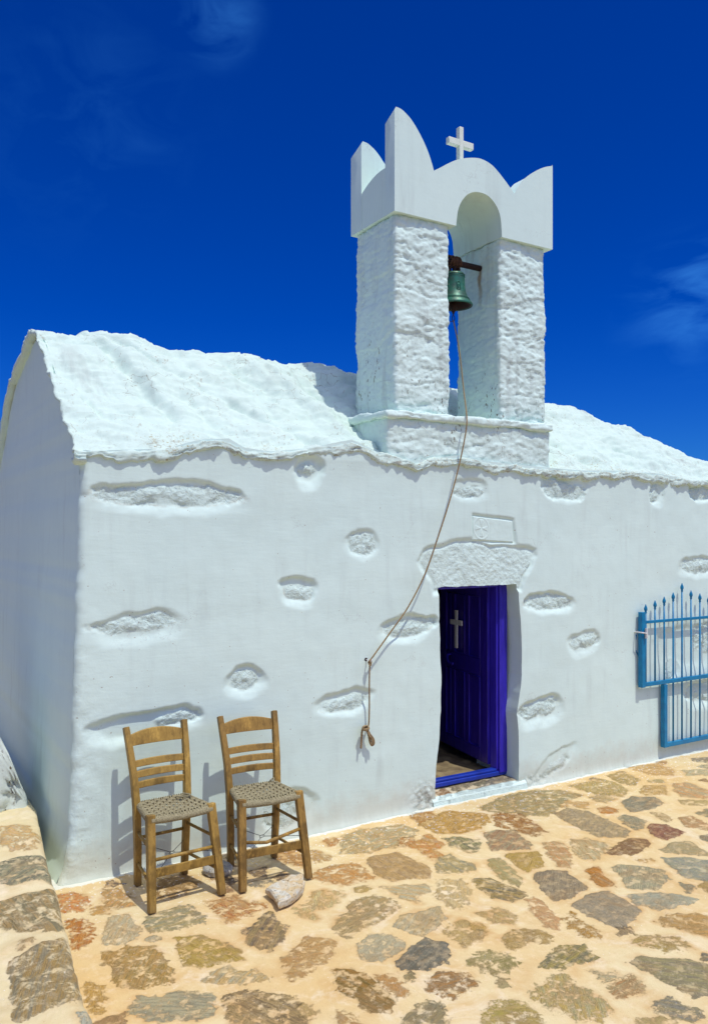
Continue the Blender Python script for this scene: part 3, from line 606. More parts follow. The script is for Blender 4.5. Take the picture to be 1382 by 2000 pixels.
# ---------------- chapel ----------------
chapel = tag(empty('chapel', (0, 0, 0)), 'small whitewashed stone chapel with a blue door and an open bell tower on its roof', 'chapel')
EAVE = np.array([(-0.036, 2.425), (0.076, 2.411), (0.521, 2.449), (0.647, 2.492), (0.744, 2.516), (0.911, 2.532), (1.013, 2.481), (1.189, 2.465), (1.445, 2.498), (1.795, 2.578), (2.0, 2.506), (2.3, 2.46), (2.712, 2.52), (3.003, 2.485), (3.605, 2.464), (3.972, 2.458), (4.456, 2.477), (4.91, 2.469), (5.324, 2.429)])
EAVE = np.vstack([[-.3, 2.42], EAVE, [6.0, 2.44], [8, 2.43]])
def eave(x): return np.interp(x, EAVE[:, 0], EAVE[:, 1])
PRO = np.array([(-.05, -.04), (0, 0), (.26, .215), (.52, .43), (.77, .63), (.95, .80), (1.12, .895), (1.35, .905), (1.6, .875), (1.85, .82), (2.05, .75), (2.3, .62), (2.5, .48), (2.75, .24), (3.3, -.2), (3.7, -.5)])
def prof(y): return (np.interp(y-.05, PRO[:, 0], PRO[:, 1])+np.interp(y, PRO[:, 0], PRO[:, 1])+np.interp(y+.05, PRO[:, 0], PRO[:, 1]))/3
KX = np.array([(0, 1), (2.2, .985), (3.6, .93), (4.85, .88), (5.3, .86), (5.6, .74), (6.17, .55), (6.7, .38), (7.6, .27)])
def kx(x): return np.interp(x, KX[:, 0], KX[:, 1])
XE, YB = 7.6, 3.45
def roofz(x, y): return 2.44+kx(x)*prof(y)
x0c = curve([(160, 880), (157, 1000), (152, 1150), (147, 1300), (144, 1440), (140, 1560), (134, 1650), (126, 1705), (112, 1735), (104, 1752)])
def cornerx(z): return np.interp(z, x0c[:, 1], x0c[:, 0])+.008*fbm(z*6, 3., 0, 3, 3)
DL = curve([(857.6, 1146), (858.7, 1230), (861.5, 1318), (861, 1384), (857, 1450), (851, 1500), (849.5, 1540), (849, 1590)])
DR = curve([(1010.5, 1140), (1016, 1208), (1018.6, 1263), (1018.6, 1318), (1014, 1362), (1010, 1395), (1012.7, 1428), (1013, 1520), (1013, 1560)])
def doorl(z): return np.interp(z, DL[:, 1], DL[:, 0])+.004*fbm(z*7, 1., 0, 3, 1)
def doorr(z): return np.interp(z, DR[:, 1], DR[:, 0])+.004*fbm(z*7, 2., 0, 3, 1)
DTOP = 1.572
NICHES = [(0.556, 2.173, 0.474, 0.109, 0.0, 0.547, 2.185, 0.454, 0.064), (1.473, 2.351, 0.122, 0.127, 0.0, 1.461, 2.378, 0.068, 0.046), (1.895, 1.891, 0.148, 0.111, 0.0, 1.899, 1.898, 0.099, 0.08), (1.386, 1.579, 0.149, 0.106, -8.0, 1.397, 1.578, 0.104, 0.043), (0.347, 1.404, 0.308, 0.108, 3.0, 0.323, 1.43, 0.264, 0.044), (1.026, 1.035, 0.149, 0.112, 0.0, 1.019, 1.045, 0.094, 0.061), (1.757, 0.823, 0.232, 0.096, 3.0, 1.741, 0.822, 0.176, 0.044), (0.392, 0.826, 0.382, 0.099, 4.0, 0.594, 0.851, 0.139, 0.04), (1.368, 0.153, 0.201, 0.152, 0.0, 1.283, 0.177, 0.139, 0.111), (2.247, 1.289, 0.263, 0.104, 3.0, 2.278, 1.305, 0.229, 0.061), (2.822, 2.286, 0.179, 0.094, 0.0, 2.808, 2.271, 0.145, 0.041), (3.78, 2.326, 0.277, 0.127, -3.0, 3.786, 2.31, 0.238, 0.073), (4.901, 2.301, 0.108, 0.125, 0.0, 4.874, 2.309, 0.054, 0.075), (5.561, 2.337, 0.236, 0.107, 0.0, 5.539, 2.345, 0.183, 0.079), (5.48, 1.658, 0.321, 0.106, -2.0, 5.495, 1.676, 0.284, 0.065), (3.634, 1.409, 0.298, 0.097, -3.0, 3.607, 1.422, 0.242, 0.06), (4.004, 1.056, 0.2, 0.117, 0.0, 4.016, 1.08, 0.158, 0.054), (3.541, 0.559, 0.256, 0.128, 4.0, 3.525, 0.585, 0.206, 0.064), (3.707, 0.143, 0.268, 0.09, 22.0, 3.69, 0.104, 0.19, 0.04), (5.329, 0.919, 0.571, 0.238, -6.0, 5.546, 1.019, 0.147, 0.13), (5.098, 0.755, 0.124, 0.113, 0.0, 5.07, 0.722, 0.069, 0.058), (5.546, 0.494, 0.308, 0.14, 0.0, 5.524, 0.524, 0.22, 0.079)]
LINTEL = np.array([(2.33, 1.79), (2.40, 1.86), (2.548, 1.895), (2.70, 1.93), (2.856, 1.935), (3.05, 1.90), (3.233, 1.893), (3.40, 1.89), (3.50, 1.86), (3.50, 1.79), (3.47, 1.70), (3.40, 1.62), (3.34, 1.50), (2.48, 1.50), (2.43, 1.62), (2.36, 1.70)])
r_ = .045
h = .0085
xs = np.concatenate([[0, .004, .01, .018], np.arange(.027, 2.52, h), np.arange(2.52, 3.29, h), np.arange(3.29, 5.8, h), np.arange(5.8, XE+.01, .04)])
zs = np.concatenate([np.arange(-.03, DTOP, h), np.arange(DTOP, 2.50, h)])
jl = np.argmin(abs(xs-2.52)); jr = np.argmin(abs(xs-3.29)); it = np.argmin(abs(zs-DTOP))
XX, ZZ = np.meshgrid(xs, zs)
X = XX+cornerx(ZZ)*np.clip(1-XX/.5, 0, 1)
def fall(x, c): return np.clip(1-abs(x-c)/.2, 0, 1)
dl = doorl(ZZ)-xs[jl]; dr = doorr(ZZ)-xs[jr]; zf = np.clip(1-(ZZ-DTOP)/.2, 0, 1)
X += (dl*fall(XX, xs[jl])+dr*fall(XX, xs[jr]))*zf
Z = ZZ.copy(); top = eave(X)+.015
Z = np.where(ZZ > 2.2, 2.2+(ZZ-2.2)*(top-2.2)/(zs[-1]-2.2), ZZ)
Z += .006*fbm(X*9, 0, 0, 3, 7)*np.clip(1-abs(ZZ-DTOP)/.15, 0, 1)
Yw = .009*fbm(X*.9, Z*1.1, 0, 2, 20)+.0025*fbm(X*4, Z*4, 0, 2, 21)
wx = X+.030*fbm(X*4.5, Z*4.5, 0, 4, 31); wz = Z+.026*fbm(X*4.5, Z*4.5, 4, 4, 33)
rough = np.zeros(X.shape); dirt = np.zeros(X.shape); dep = np.zeros(X.shape)
for i, (cx, cz, a, b, rot, sx_, sz_, sa, sb) in enumerate(NICHES):
    k = (abs(X-cx) < a*1.5+.1) & (abs(Z-cz) < b*1.9+.15)
    cr, sr = math.cos(R(rot)), math.sin(R(rot))
    dx = wx[k]-cx; dz = wz[k]-cz; u = (dx*cr+dz*sr)/(a*1.04); v = (-dx*sr+dz*cr)/(b*1.06)
    pe = [2.6, 1.9, 2.1, 3.4, 2.3, 2.0, 2.2][i % 7]; u = u*(1+.22*[1, -1, .4, -.6, .8][i % 5]*v); q = (abs(u)**pe+abs(v)**pe)**(1/pe)
    D = .016+.06*b+.008*[0, 1, -.6, .5, -1, .3][i % 6]
    if i in (18, 19): D *= .5
    wd = np.interp(v, [-.6, .35], [.75, .30])
    d = D*sm(0, 1, np.clip((1-q)/wd, 0, 1))
    us = ((wx[k]-sx_)*cr+(wz[k]-sz_)*sr)/sa; vs = (-(wx[k]-sx_)*sr+(wz[k]-sz_)*cr)/sb
    qs = (abs(us)**2.6+abs(vs)**2.6)**(1/2.6)
    ms = sm(1.15, .85, qs+.22*fbm(X[k]*11, Z[k]*11, i, 3, 47))*sm(-.75, .05, fbm(X[k]*3.5, Z[k]*5, i*3., 2, 48)+.25)
    st = D*.74-.012*np.clip(1-qs, 0, 1)+.006*terr(1.8*fbm(X[k]*[6, 9, 12][i % 3], Z[k]*[10, 14, 9][i % 3], i, 4, 40), .25)+.006*ridged(X[k]*13, Z[k]*16, i, 4, 41)*.4+.003*fbm(X[k]*45, Z[k]*45, i, 3, 44)
    d = d*(1-ms)+st*ms
    dep[k] = np.maximum(dep[k], d); rough[k] = np.maximum(rough[k], ms)
    dirt[k] = np.maximum(dirt[k], .35*np.exp(-((qs-1)/.08)**2)*(vs < .3)*(.5 if i % 3 else 1.))
sdl = polysd(LINTEL, wx, wz)
ml = sm(.025, .06, sdl)
dl_ = .030*sm(0, .055, sdl); stl = .010+.012*fbm(X*5, Z*5, 0, 3, 50)*.6+.004*ridged(X*16, Z*18, 0, 4, 51)+.002*fbm(X*50, Z*50, 0, 3, 52)
dep = np.maximum(dep, (dl_*(1-ml)+stl*ml)*(sdl > 0)); rough = np.maximum(rough, ml*.65)
PLQ = np.array([(2.835, 2.125), (3.26, 2.085), (3.30, 1.86), (2.83, 1.88)])
sdp = polysd(PLQ, X+.3*(wx-X), Z+.3*(wz-Z)); dep = np.maximum(dep, .019*sm(0, .035, sdp)); 
Yw += dep
# ragged damp base, thick coat by the door foot, worn corner
Yw -= .016*np.exp(-np.clip(Z, 0, 9)/.03)*(1+fbm(X*9, 0, 0, 3, 60))
k = np.exp(-(((X-2.41)/.10)**2+((Z-.06)/.10)**2)); Yw += k*(-.02+.02*ridged(X*17, Z*17, 0, 4, 61)); rough = np.maximum(rough, np.clip(k*1.5, 0, 1)); dirt = np.maximum(dirt, .5*k)
k = np.exp(-(((X-3.45)/.20)**2+((Z-.03)/.05)**2)); Yw += k*.012*ridged(X*17, Z*17, 0, 4, 62); rough = np.maximum(rough, np.clip(k, 0, 1)*.8)
k = np.exp(-np.clip(XX, 0, 9)/.14)*sm(2.2, .3, Z); Yw += k*(.008*fbm(X*12, Z*9, 0, 4, 63)); rough = np.maximum(rough, k*.45)
s_ = np.clip(r_-XX, 0, r_); Yw += r_-np.sqrt(np.maximum(r_**2-s_**2, 0))
k = np.exp(-np.clip(2.45-Z, 0, 9)/.05); Yw -= .006*k
i0 = it; mask = np.ones((len(zs)-1, len(xs)-1), bool); mask[:i0, jl:jr] = False
mkmesh('front_wall', np.stack([X, Yw, Z], -1).reshape(-1, 3), gridfaces(len(zs), len(xs), mask), MW, chapel, attrs={'rough': rough.ravel(), 'dirt': dirt.ravel()})
# reveals of the doorway
JD = .145
def reveal(edge, n=16, depth=.5):
    L = len(edge); V = []
    for j in range(n):
        f = j/(n-1); off = .006*fbm(edge[:, 2]*6, f*2, 0, 2, 70)*min(1, f*3)
        V.append(np.stack([edge[:, 0]+off, edge[:, 1]+(depth-edge[:, 1])*f, edge[:, 2]], -1))
    return np.stack(V, 0)
el_ = np.stack([X[:i0+1, jl], Yw[:i0+1, jl], Z[:i0+1, jl]], -1); er_ = np.stack([X[:i0+1, jr], Yw[:i0+1, jr], Z[:i0+1, jr]], -1)
et_ = np.stack([X[i0, jl:jr+1], Yw[i0, jl:jr+1], Z[i0, jl:jr+1]], -1)
Vs, Fs = [], []; off = 0
for e in (el_, et_, er_[::-1]):
    V = reveal(e); nr, nc = V.shape[:2]; Vs.append(V.reshape(-1, 3)); Fs.append(gridfaces(nr, nc)+off); off += nr*nc
mkmesh('door_reveal', np.concatenate(Vs), np.concatenate(Fs), MG, chapel)
# other walls
def sidewall(xf, ys, flip, name, mat):
    ts = np.linspace(0, 1, 130); Y_, T_ = np.meshgrid(ys, ts); xx = xf(T_*0)
    topz = roofz(np.full(Y_.shape, 0. if xf(0.) < 3 else XE), Y_)-.03
    topz = topz if xf(0.) >= 3 else np.where(Y_ < .3, np.minimum(topz, topz), topz)
    Z_ = -.03+(topz+.03)*T_
    X_ = (cornerx(Z_) if xf(0.) < 3 else XE+0*Z_)+.010*fbm(Y_*.9, Z_*.9, 0, 2, 80)*sm(0, .3, Y_-r_)+.0008*fbm(Y_*4, Z_*3, 0, 2, 81)*sm(0, .2, Y_-r_)
    return mkmesh(name, np.stack([X_, Y_, Z_], -1).reshape(-1, 3), gridfaces(*Y_.shape, flip=flip), mat, chapel)
sidewall(lambda t: 0.+t, np.concatenate([np.linspace(r_, .4, 30), np.linspace(.42, YB, 150)]), True, 'gable_wall', MG)
sidewall(lambda t: XE+t, np.linspace(-.02, YB, 60), False, 'end_wall', MG)
X_, Z_ = np.meshgrid(np.linspace(-.01, XE, 80), np.linspace(-.03, 2.42, 40))
Z_ = np.minimum(Z_, roofz(X_, YB)-.02)
mkmesh('back_wall', np.stack([X_, YB+.01*fbm(X_, Z_, 0, 2, 5), Z_], -1).reshape(-1, 3), gridfaces(*X_.shape, flip=True), MG, chapel)
# inner shell and floor: dim chapel interior seen through the half-open door
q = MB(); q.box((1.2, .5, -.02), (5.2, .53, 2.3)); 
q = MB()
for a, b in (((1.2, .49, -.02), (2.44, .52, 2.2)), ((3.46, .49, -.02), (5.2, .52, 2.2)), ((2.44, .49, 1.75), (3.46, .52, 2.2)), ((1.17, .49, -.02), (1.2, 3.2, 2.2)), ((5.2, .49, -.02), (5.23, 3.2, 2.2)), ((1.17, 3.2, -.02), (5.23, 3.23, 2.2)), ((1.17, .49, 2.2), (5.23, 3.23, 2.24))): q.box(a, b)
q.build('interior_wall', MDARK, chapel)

# roof
xs = np.concatenate([np.arange(-.008, 6.2, .013), np.arange(6.2, XE+.05, .05)]); ys = np.concatenate([np.arange(-.012, 1.6, .0125), np.arange(1.6, YB+.12, .05)])
X, Y = np.meshgrid(xs, ys)
ov = .004+.012*terr(2.2*fbm(xs*2.7, 0, 0, 3, 90), .12)+.012*fbm(xs*14, 0, 0, 4, 91)   # ragged overhang
ov = np.clip(ov, -.012, .035)
fy = np.clip(1-Y/.25, 0, 1); Yd = Y-ov[None, :]*fy**2
jag = .02*fbm(Y*5, 0, 3, 4, 92)+.012*ridged(Y*9, 0, 0, 3, 93)
X = X-jag*np.exp(-(X+.008)/.03)
ey = eave(X)-2.44+.008*fbm(X*7, 0, 0, 4, 94)
Z = roofz(X, np.maximum(Y, -.03))+ey*np.exp(-np.clip(Y, 0, 9)/.10)
S = Y*1.3
n1 = .050*fbm(X*2.3+.8*S, S*.5, 0, 3, 95)+.022*fbm(X*.9, S*.8, 1, 2, 96)
rb = noise3(X*3.3+S*.9, S*.7, 2, 97); n1 += -.034*np.clip(rb-.12, 0, 1)*2
tr = X*1.1+S*7+1.2*fbm(X*1.3, S*1.3, 5, 3, 98); n1 += .011*(((tr % 1)**.6)-.5)
n1 += .014*terr(2.6*fbm(X*1.6, S*5, 0, 4, 99), .12)*.9-.004
vn = noise3(X*1.7+S*1.3, S*.28, 6.5, 120); n1 -= .034*np.exp(-(vn/.085)**2)*(.4+.6*sm(-.2, .3, noise3(X*2, S*2, 2, 121))); n1 += .007*ridged(X*3.2, S*8, 0, 5, 98)*.5+.006*fbm(X*14, S*38, 0, 4, 100)
n1 += .020*terr(2.2*fbm(X*3.1, S*7, 4, 4, 107), .15)*np.exp(-Y/.16)
for (xa, ya, xb, yb, wd, dp) in [(.42, .98, .66, .33, .055, .055), (.72, .9, .95, .3, .07, .025), (1.3, 1.0, 1.42, .35, .06, .025), (1.62, .9, 1.75, .45, .05, .02), (.15, .42, .2, .30, .02, .03), (1.95, .75, 2.1, .4, .12, .04)]:
    tt = np.clip(((X-xa)*(xb-xa)+(Y-ya)*(yb-ya))/((xb-xa)**2+(yb-ya)**2), 0, 1)
    dd = np.hypot(X-xa-tt*(xb-xa), Y-ya-tt*(yb-ya)); n1 -= dp*np.exp(-(dd/wd)**2)
rid = np.exp(-((Y-1.25)/.25)**2); n1 += rid*.012*fbm(X*2.5, 0, 0, 3, 101)
cliff = sm(.0, .16, Y)
Z = Z+n1*(.35+.65*cliff); Yd = Yd-n1*.5*cliff
lipn = .5+.5*np.clip(.6*terr(2.5*fbm(xs*3.2, 7, 0, 3, 102), .2)+.4*fbm(xs*9, 3, 0, 3, 108), -1, 1)
lz, ly = Z[0], Yd[0]
rows = []
for (dy, dz) in ((.065, -.056), (.030, -.062), (.006, -.056), (-.003, -.047), (-.006, -.038), (-.002, -.030), (-.004, -.020), (.002, -.010)):
    rows.append(np.stack([X[0], ly+dy+.014*fbm(xs*9, dz*90, 0, 4, 103), lz+dz*(.30+1.0*lipn)+.006*fbm(xs*18, dz*90, 1, 4, 104)], -1))
top = np.stack([X, Yd, Z], -1)
A = np.concatenate([np.stack(rows, 0), top], 0)
edge = np.concatenate([np.ones((8, len(xs))), sm(.32, .0, Y)], 0)
# left rake thickness
cols = []
for (dx, dz) in ((.07, -.032), (.02, -.034), (.004, -.018)):
    c = A[:, 0].copy(); c[:, 0] += dx+.006*fbm(c[:, 1]*15, dx*50, 0, 3, 105); c[:, 2] += dz*(1+.4*fbm(c[:, 1]*11, 0, 0, 3, 106)); cols.append(c)
A = np.concatenate([np.stack(cols, 1), A], 1); edge = np.concatenate([np.zeros((edge.shape[0], 3))]+[edge], 1)
mkmesh('roof', A.reshape(-1, 3), gridfaces(*A.shape[:2]), MR, chapel, attrs={'edge': edge.ravel()})

# rough masonry blocks of the belfry
def roughbox(a, b, step, amp, r=.03, seed=0, taper=0., freq=6., facets=1.):
    a = np.array(a, float); b = np.array(b, float); n = np.maximum(2, np.round((b-a)/step).astype(int))
    idx = {}; V = []; F = []
    def vid(i, j, k):
        key = (i, j, k)
        if key not in idx: idx[key] = len(V); V.append([a[0]+(b[0]-a[0])*i/n[0], a[1]+(b[1]-a[1])*j/n[1], a[2]+(b[2]-a[2])*k/n[2]])
        return idx[key]
    for k in range(n[2]):
        for i in range(n[0]):
            F.append((vid(i, 0, k), vid(i+1, 0, k), vid(i+1, 0, k+1), vid(i, 0, k+1)))
            F.append((vid(i+1, n[1], k), vid(i, n[1], k), vid(i, n[1], k+1), vid(i+1, n[1], k+1)))
        for j in range(n[1]):
            F.append((vid(0, j+1, k), vid(0, j, k), vid(0, j, k+1), vid(0, j+1, k+1)))
            F.append((vid(n[0], j, k), vid(n[0], j+1, k), vid(n[0], j+1, k+1), vid(n[0], j, k+1)))
    for i in range(n[0]):
        for j in range(n[1]):
            F.append((vid(i, j, n[2]), vid(i+1, j, n[2]), vid(i+1, j+1, n[2]), vid(i, j+1, n[2])))
            F.append((vid(i, j+1, 0), vid(i+1, j+1, 0), vid(i+1, j, 0), vid(i, j, 0)))
    V = np.array(V)
    inner = np.clip(V, a+r, b-r); d = V-inner; L = np.linalg.norm(d, axis=1, keepdims=True)+1e-9; nrm = d/L
    V = inner+nrm*np.minimum(L, r)
    x, y, z = V.T
    # courses of rubble under the whitewash: stones bulge, joints sink, chips cut in
    f1 = 2.4*fbm(x*3.2, y*3.2, z*5.5+seed, 4, seed, .55); f2 = 2.2*fbm(x*8+z*3, y*8, z*13+seed, 4, seed+3)
    q = facets*(.40*fbm(x*2.0, y*2.0, z*2.6+seed, 2, seed+8)+.26*terr(f1, .22)+.09*terr(f2, .3))+.20*fbm(x*20, y*20, z*34, 5, seed+5)
    zc_ = z*4.6+.30*fbm(x*3, y*3, z*2+seed, 3, seed+21); row = np.floor(zc_); fz = np.abs(zc_-row-.5)*2
    hx = (x+y)*3.1+row*.43+.25*fbm(x*4, z*4, y*4+seed, 2, seed+22); fx_ = np.abs(hx-np.floor(hx)-.5)*2
    gr = np.maximum(sm(.86, 1., fz), .8*sm(.90, 1., fx_)); blk = _h(row, np.floor(hx), row*0, seed)-.5
    q = q*.80-.20*gr*facets*(noise3(x*2, y*2, z*2+seed, seed+5) > -.15)+.20*blk*facets
    q = q*np.where(np.abs(nrm[:, 0]) > .8, .62, 1.)
    q = q+.20*facets*(((z*2.1+.35*fbm(x*2, y*2, z*2, 2, seed+9)) % 1)**2)*-1
    V = V+nrm*(amp*q)[:, None]
    if taper: V[:, 0] += taper*(V[:, 0]-(a[0]+b[0])/2)*(V[:, 2]-a[2])/(b[2]-a[2])
    return V, F
tower = empty('belfry'); tower.parent = chapel
def rb(name, a, b, mat, parent, **k):
    V, F = roughbox(a, b, **k); return mkmesh(name, V, F, mat, parent, ngon=True)
BY0, BY1 = .03, .66
rb('tower_base', (2.10, BY0-.012, 2.38), (3.655, .72, 2.785), MP, tower, step=.0105, amp=.026, r=.03, seed=2)
rb('ledge', (2.07, BY0-.045, 2.765), (3.655, .74, 2.825), MLED, tower, step=.010, amp=.026, r=.022, seed=5)
rb('pier', (2.195, .065, 2.80), (2.685, .60, 4.235), MP, tower, step=.0095, amp=.030, r=.03, seed=11)
rb('pier', (3.165, .065, 2.80), (3.645, .60, 4.235), MP, tower, step=.0095, amp=.030, r=.03, seed=17)
# smooth horned cap
def z1(x, y): return (640+x*.3618, 180+y*.3618)
P1 = lambda L: [onwall(*z1(a, b), .04) for a, b in L]
def smooth(P, n):   # Catmull-Rom through P
    P = np.array(P); Q = np.vstack([2*P[0]-P[1], P, 2*P[-1]-P[-2]]); out = []
    for i in range(1, len(Q)-2):
        for t_ in np.linspace(0, 1, n, endpoint=False):
            out.append(.5*((2*Q[i])+(-Q[i-1]+Q[i+1])*t_+(2*Q[i-1]-5*Q[i]+4*Q[i+1]-Q[i+2])*t_**2+(-Q[i-1]+3*Q[i]-3*Q[i+1]+Q[i+2])*t_**3))
    out.append(P[-1]); return [tuple(p) for p in out]
bot = 4.225
hornL = smooth(P1([(378, 82), (405, 100), (450, 150), (500, 235), (540, 325), (570, 420)]), 5)
arch = smooth(P1([(570, 424), (610, 404), (650, 383), (700, 363), (765, 354), (825, 360), (885, 395), (945, 465), (1005, 548)]), 5)
hornR = smooth(P1([(1005, 548), (1025, 508), (1060, 465), (1110, 430), (1165, 405), (1222, 396)]), 5)
op = smooth(P1([(690, 716), (700, 640), (718, 592), (752, 552), (800, 538), (860, 558), (902, 605), (928, 670), (937, 768)]), 5)
xl, xr = 2.172, 3.690
op[0] = (op[0][0], bot); op[-1] = (op[-1][0], bot)
openpath = [(xl, bot)]+op+[(xr, bot)]      # bottom, left to right
hornL[0] = (xl+.012, hornL[0][1]); hornR[-1] = (xr-.004, hornR[-1][1])
front = openpath+[(xr, hornR[-1][1]-.01)]+hornR[::-1]+arch[::-1][1:]+hornL[::-1][1:]+[(xl, hornL[0][1]-.02)]
midL = [(xl+.003, 4.57), (xl+.05, 4.592), (xl+.12, 4.60), (xl+.25, 4.585)]
archm = [(x, min(z, 9)-.003) for x, z in arch if 4.585 < z]
midop = [(x, z+(.003 if 0 < i < len(op)-1 else 0)) for i, (x, z) in enumerate(op)]
mid = [(xl+.003, bot+.003)]+[(x, z+.003) for x, z in op]+[(xr-.003, bot+.003), (xr-.003, 4.57), (xr-.12, 4.60), (xr-.25, 4.585)]+archm[::-1]+midL[::-1]
def extr(poly, y0, y1, slope=None):
    bm = bmesh.new()
    vs = [bm.verts.new((x, y0, z)) for x, z in poly]; ve = [bm.verts.new((x, y1, (z+(slope(x, z) if slope else 0)))) for x, z in poly]
    f1 = bm.faces.new(vs); f2 = bm.faces.new(ve[::-1]); n = len(poly)
    for i in range(n): bm.faces.new((vs[i], ve[i], ve[(i+1) % n], vs[(i+1) % n]))
    from mathutils.geometry import tessellate_polygon
    bm.faces.remove(f1); bm.faces.remove(f2)
    for tr_ in tessellate_polygon([[Vector((x, z, 0)) for x, z in poly]]):
        for q_ in (vs, ve):
            try: bm.faces.new([q_[i] for i in tr_])
            except ValueError: pass
    bmesh.ops.recalc_face_normals(bm, faces=bm.faces[:])
    V = [v.co[:] for v in bm.verts]; bm.verts.index_update(); F = [[v.index for v in f.verts] for f in bm.faces]; bm.free(); return V, F
capm = MB()
V, F = extr(front, .035, .155, lambda x, z: -.055 if z > 4.66 and (x < 2.5 or x > 3.4) else 0); capm.add(V, F)
back = [(x, z-(.065*min(1, (z-4.6)/.25) if z > 4.6 and (x < 2.5 or x > 3.4) else 0)) for x, z in front]
V, F = extr(back, .475, .625, lambda x, z: -.055 if z > 4.66 and (x < 2.5 or x > 3.4) else 0); capm.add(V, F)
def loft(poly, ys_):
    from mathutils.geometry import tessellate_polygon
    V = []; F = []; n = len(poly)
    for y in ys_:
        tt = (y-ys_[0])/(ys_[-1]-ys_[0]); V += [(x, y, z-(.075*tt**1.7-.012*math.sin(math.pi*tt) if z > 4.5 and not 2.6 < x < 3.25 else 0)) for x, z in poly]
    for k in range(len(ys_)-1):
        for i in range(n): F.append((k*n+i, (k+1)*n+i, (k+1)*n+(i+1) % n, k*n+(i+1) % n))
    for base in (0, (len(ys_)-1)*n): F += [tuple(base+i for i in tr_) for tr_ in tessellate_polygon([[Vector((x, z, 0)) for x, z in poly]])]
    return V, F
V, F = loft(mid, np.linspace(.150, .480, 9)); capm.add(V, F)
cap = capm.build('cap', MCAP, tower)
bmc = bmesh.new(); bmc.from_mesh(cap.data); bmesh.ops.remove_doubles(bmc, verts=bmc.verts[:], dist=.0003); bmc.to_mesh(cap.data); bmc.free()
bv = cap.modifiers.new('bevel', 'BEVEL'); bv.width = .013; bv.segments = 3; bv.limit_method = 'ANGLE'; bv.angle_limit = R(50)
cap.data.polygons.foreach_set('use_smooth', [True]*len(cap.data.polygons)); cap.data.set_sharp_from_angle(angle=R(50))
mb = MB(); mb.box((2.935-.019, .24, 4.74), (2.935+.019, .285, 5.095)); mb.box((2.935-.120, .242, 4.945), (2.935-.0185, .283, 4.995)); mb.box((2.935+.0185, .242, 4.945), (2.935+.120, .283, 4.995))
mb.build('roof_cross', MMARB, tower, bevel=.004)

# carved plaque over the lintel
nu, nv = 150, 72; U, V_ = np.meshgrid(np.linspace(0, 1, nu), np.linspace(0, 1, nv))
A0, A1, A2, A3 = [np.array(p) for p in ((2.842, 1.905), (3.262, 1.885), (3.248, 2.065), (2.846, 2.10))]
P = (A0*(1-U[..., None])+A1*U[..., None])*(1-V_[..., None])+(A3*(1-U[..., None])+A2*U[..., None])*V_[..., None]
u = (U-.22)*.42; v = (V_-.52)*.19; rr = np.hypot(u*1.0, v*.92); th = np.arctan2(v, u)
arm = np.minimum(abs(((th+math.pi/4) % (math.pi/2))-math.pi/4), 9)
rel = -.004*sm(.36, .26, arm)*sm(.062, .056, rr)*sm(.006, .012, rr)-.0035*np.exp(-((rr-.074)/.006)**2)
rel += .003*np.exp(-((u)/.0025)**2)*sm(.085, .08, rr)+.004*np.exp(-((U-.42)*.42/.003)**2)
ed = np.minimum(np.minimum(U, 1-U)*.42, np.minimum(V_, 1-V_)*.19)
dep = .008+.6*rel+.0013*fbm(P[..., 0]*14, P[..., 1]*14, 0, 3, 3)+.012*sm(.016, .0, ed)
mkmesh('carved_plaque', np.stack([P[..., 0]+.004*fbm(P[..., 0]*12, P[..., 1]*12, 0, 2, 8), dep, P[..., 1]], -1).reshape(-1, 3), gridfaces(nv, nu), MG, chapel)

# doorstep of stones in mortar
xs_ = np.arange(2.47, 3.37, .008); ys_ = np.arange(-.012, .20, .008); X, Y = np.meshgrid(xs_, ys_)
ds = []
for px_, c1, c2 in [([(872, 1530), (900, 1523), (925, 1528), (905, 1540), (885, 1542)], '9a8a68', '7f7a66'), ([(852, 1545), (868, 1538), (878, 1548), (860, 1556)], 'b07a48', 'a08058'),
                    ([(868, 1560), (900, 1541), (950, 1535), (945, 1545), (890, 1561)], 'a08a58', '8a8460'), ([(940, 1537), (965, 1512), (1000, 1513), (1006, 1522), (960, 1540)], '85837a', '77766c'),
                    ([(925, 1530), (940, 1520), (952, 1522), (935, 1533)], '8a8468', '7a7660'), ([(958, 1512), (985, 1505), (992, 1512), (970, 1517)], '95907c', '85806c')]:
    ds.append((np.array([onground(a, b, .075) for a, b in px_]), lin(c1), lin(c2), .25))
ds += random_stones(2.4, 3.5, .2, .66, ds, 14, 4, .11)
sd, ca, cb, sof, guv = stone_field(X, Y, ds)
Z = .060+.03*np.clip(Y, 0, .66)+.005*sm(-.01, .01, sd)+.006*fbm(X*6, Y*6, 0, 3, 3)
Z -= .018*np.exp(-(Y+.012)/.012)
A = np.stack([X, Y, Z], -1); row = A[:1].copy(); row[..., 2] = -.02; row[..., 1] -= .012+.01*fbm(xs_*12, 0, 0, 3, 1)[None]; mrow = A[:1].copy(); mrow[..., 2] = .03; mrow[..., 1] -= .008
A = np.concatenate([row, mrow, A], 0); p2 = lambda a: np.concatenate([np.repeat(a[:1]*0-(1 if a.ndim == 2 else 0), 2, 0), a], 0)
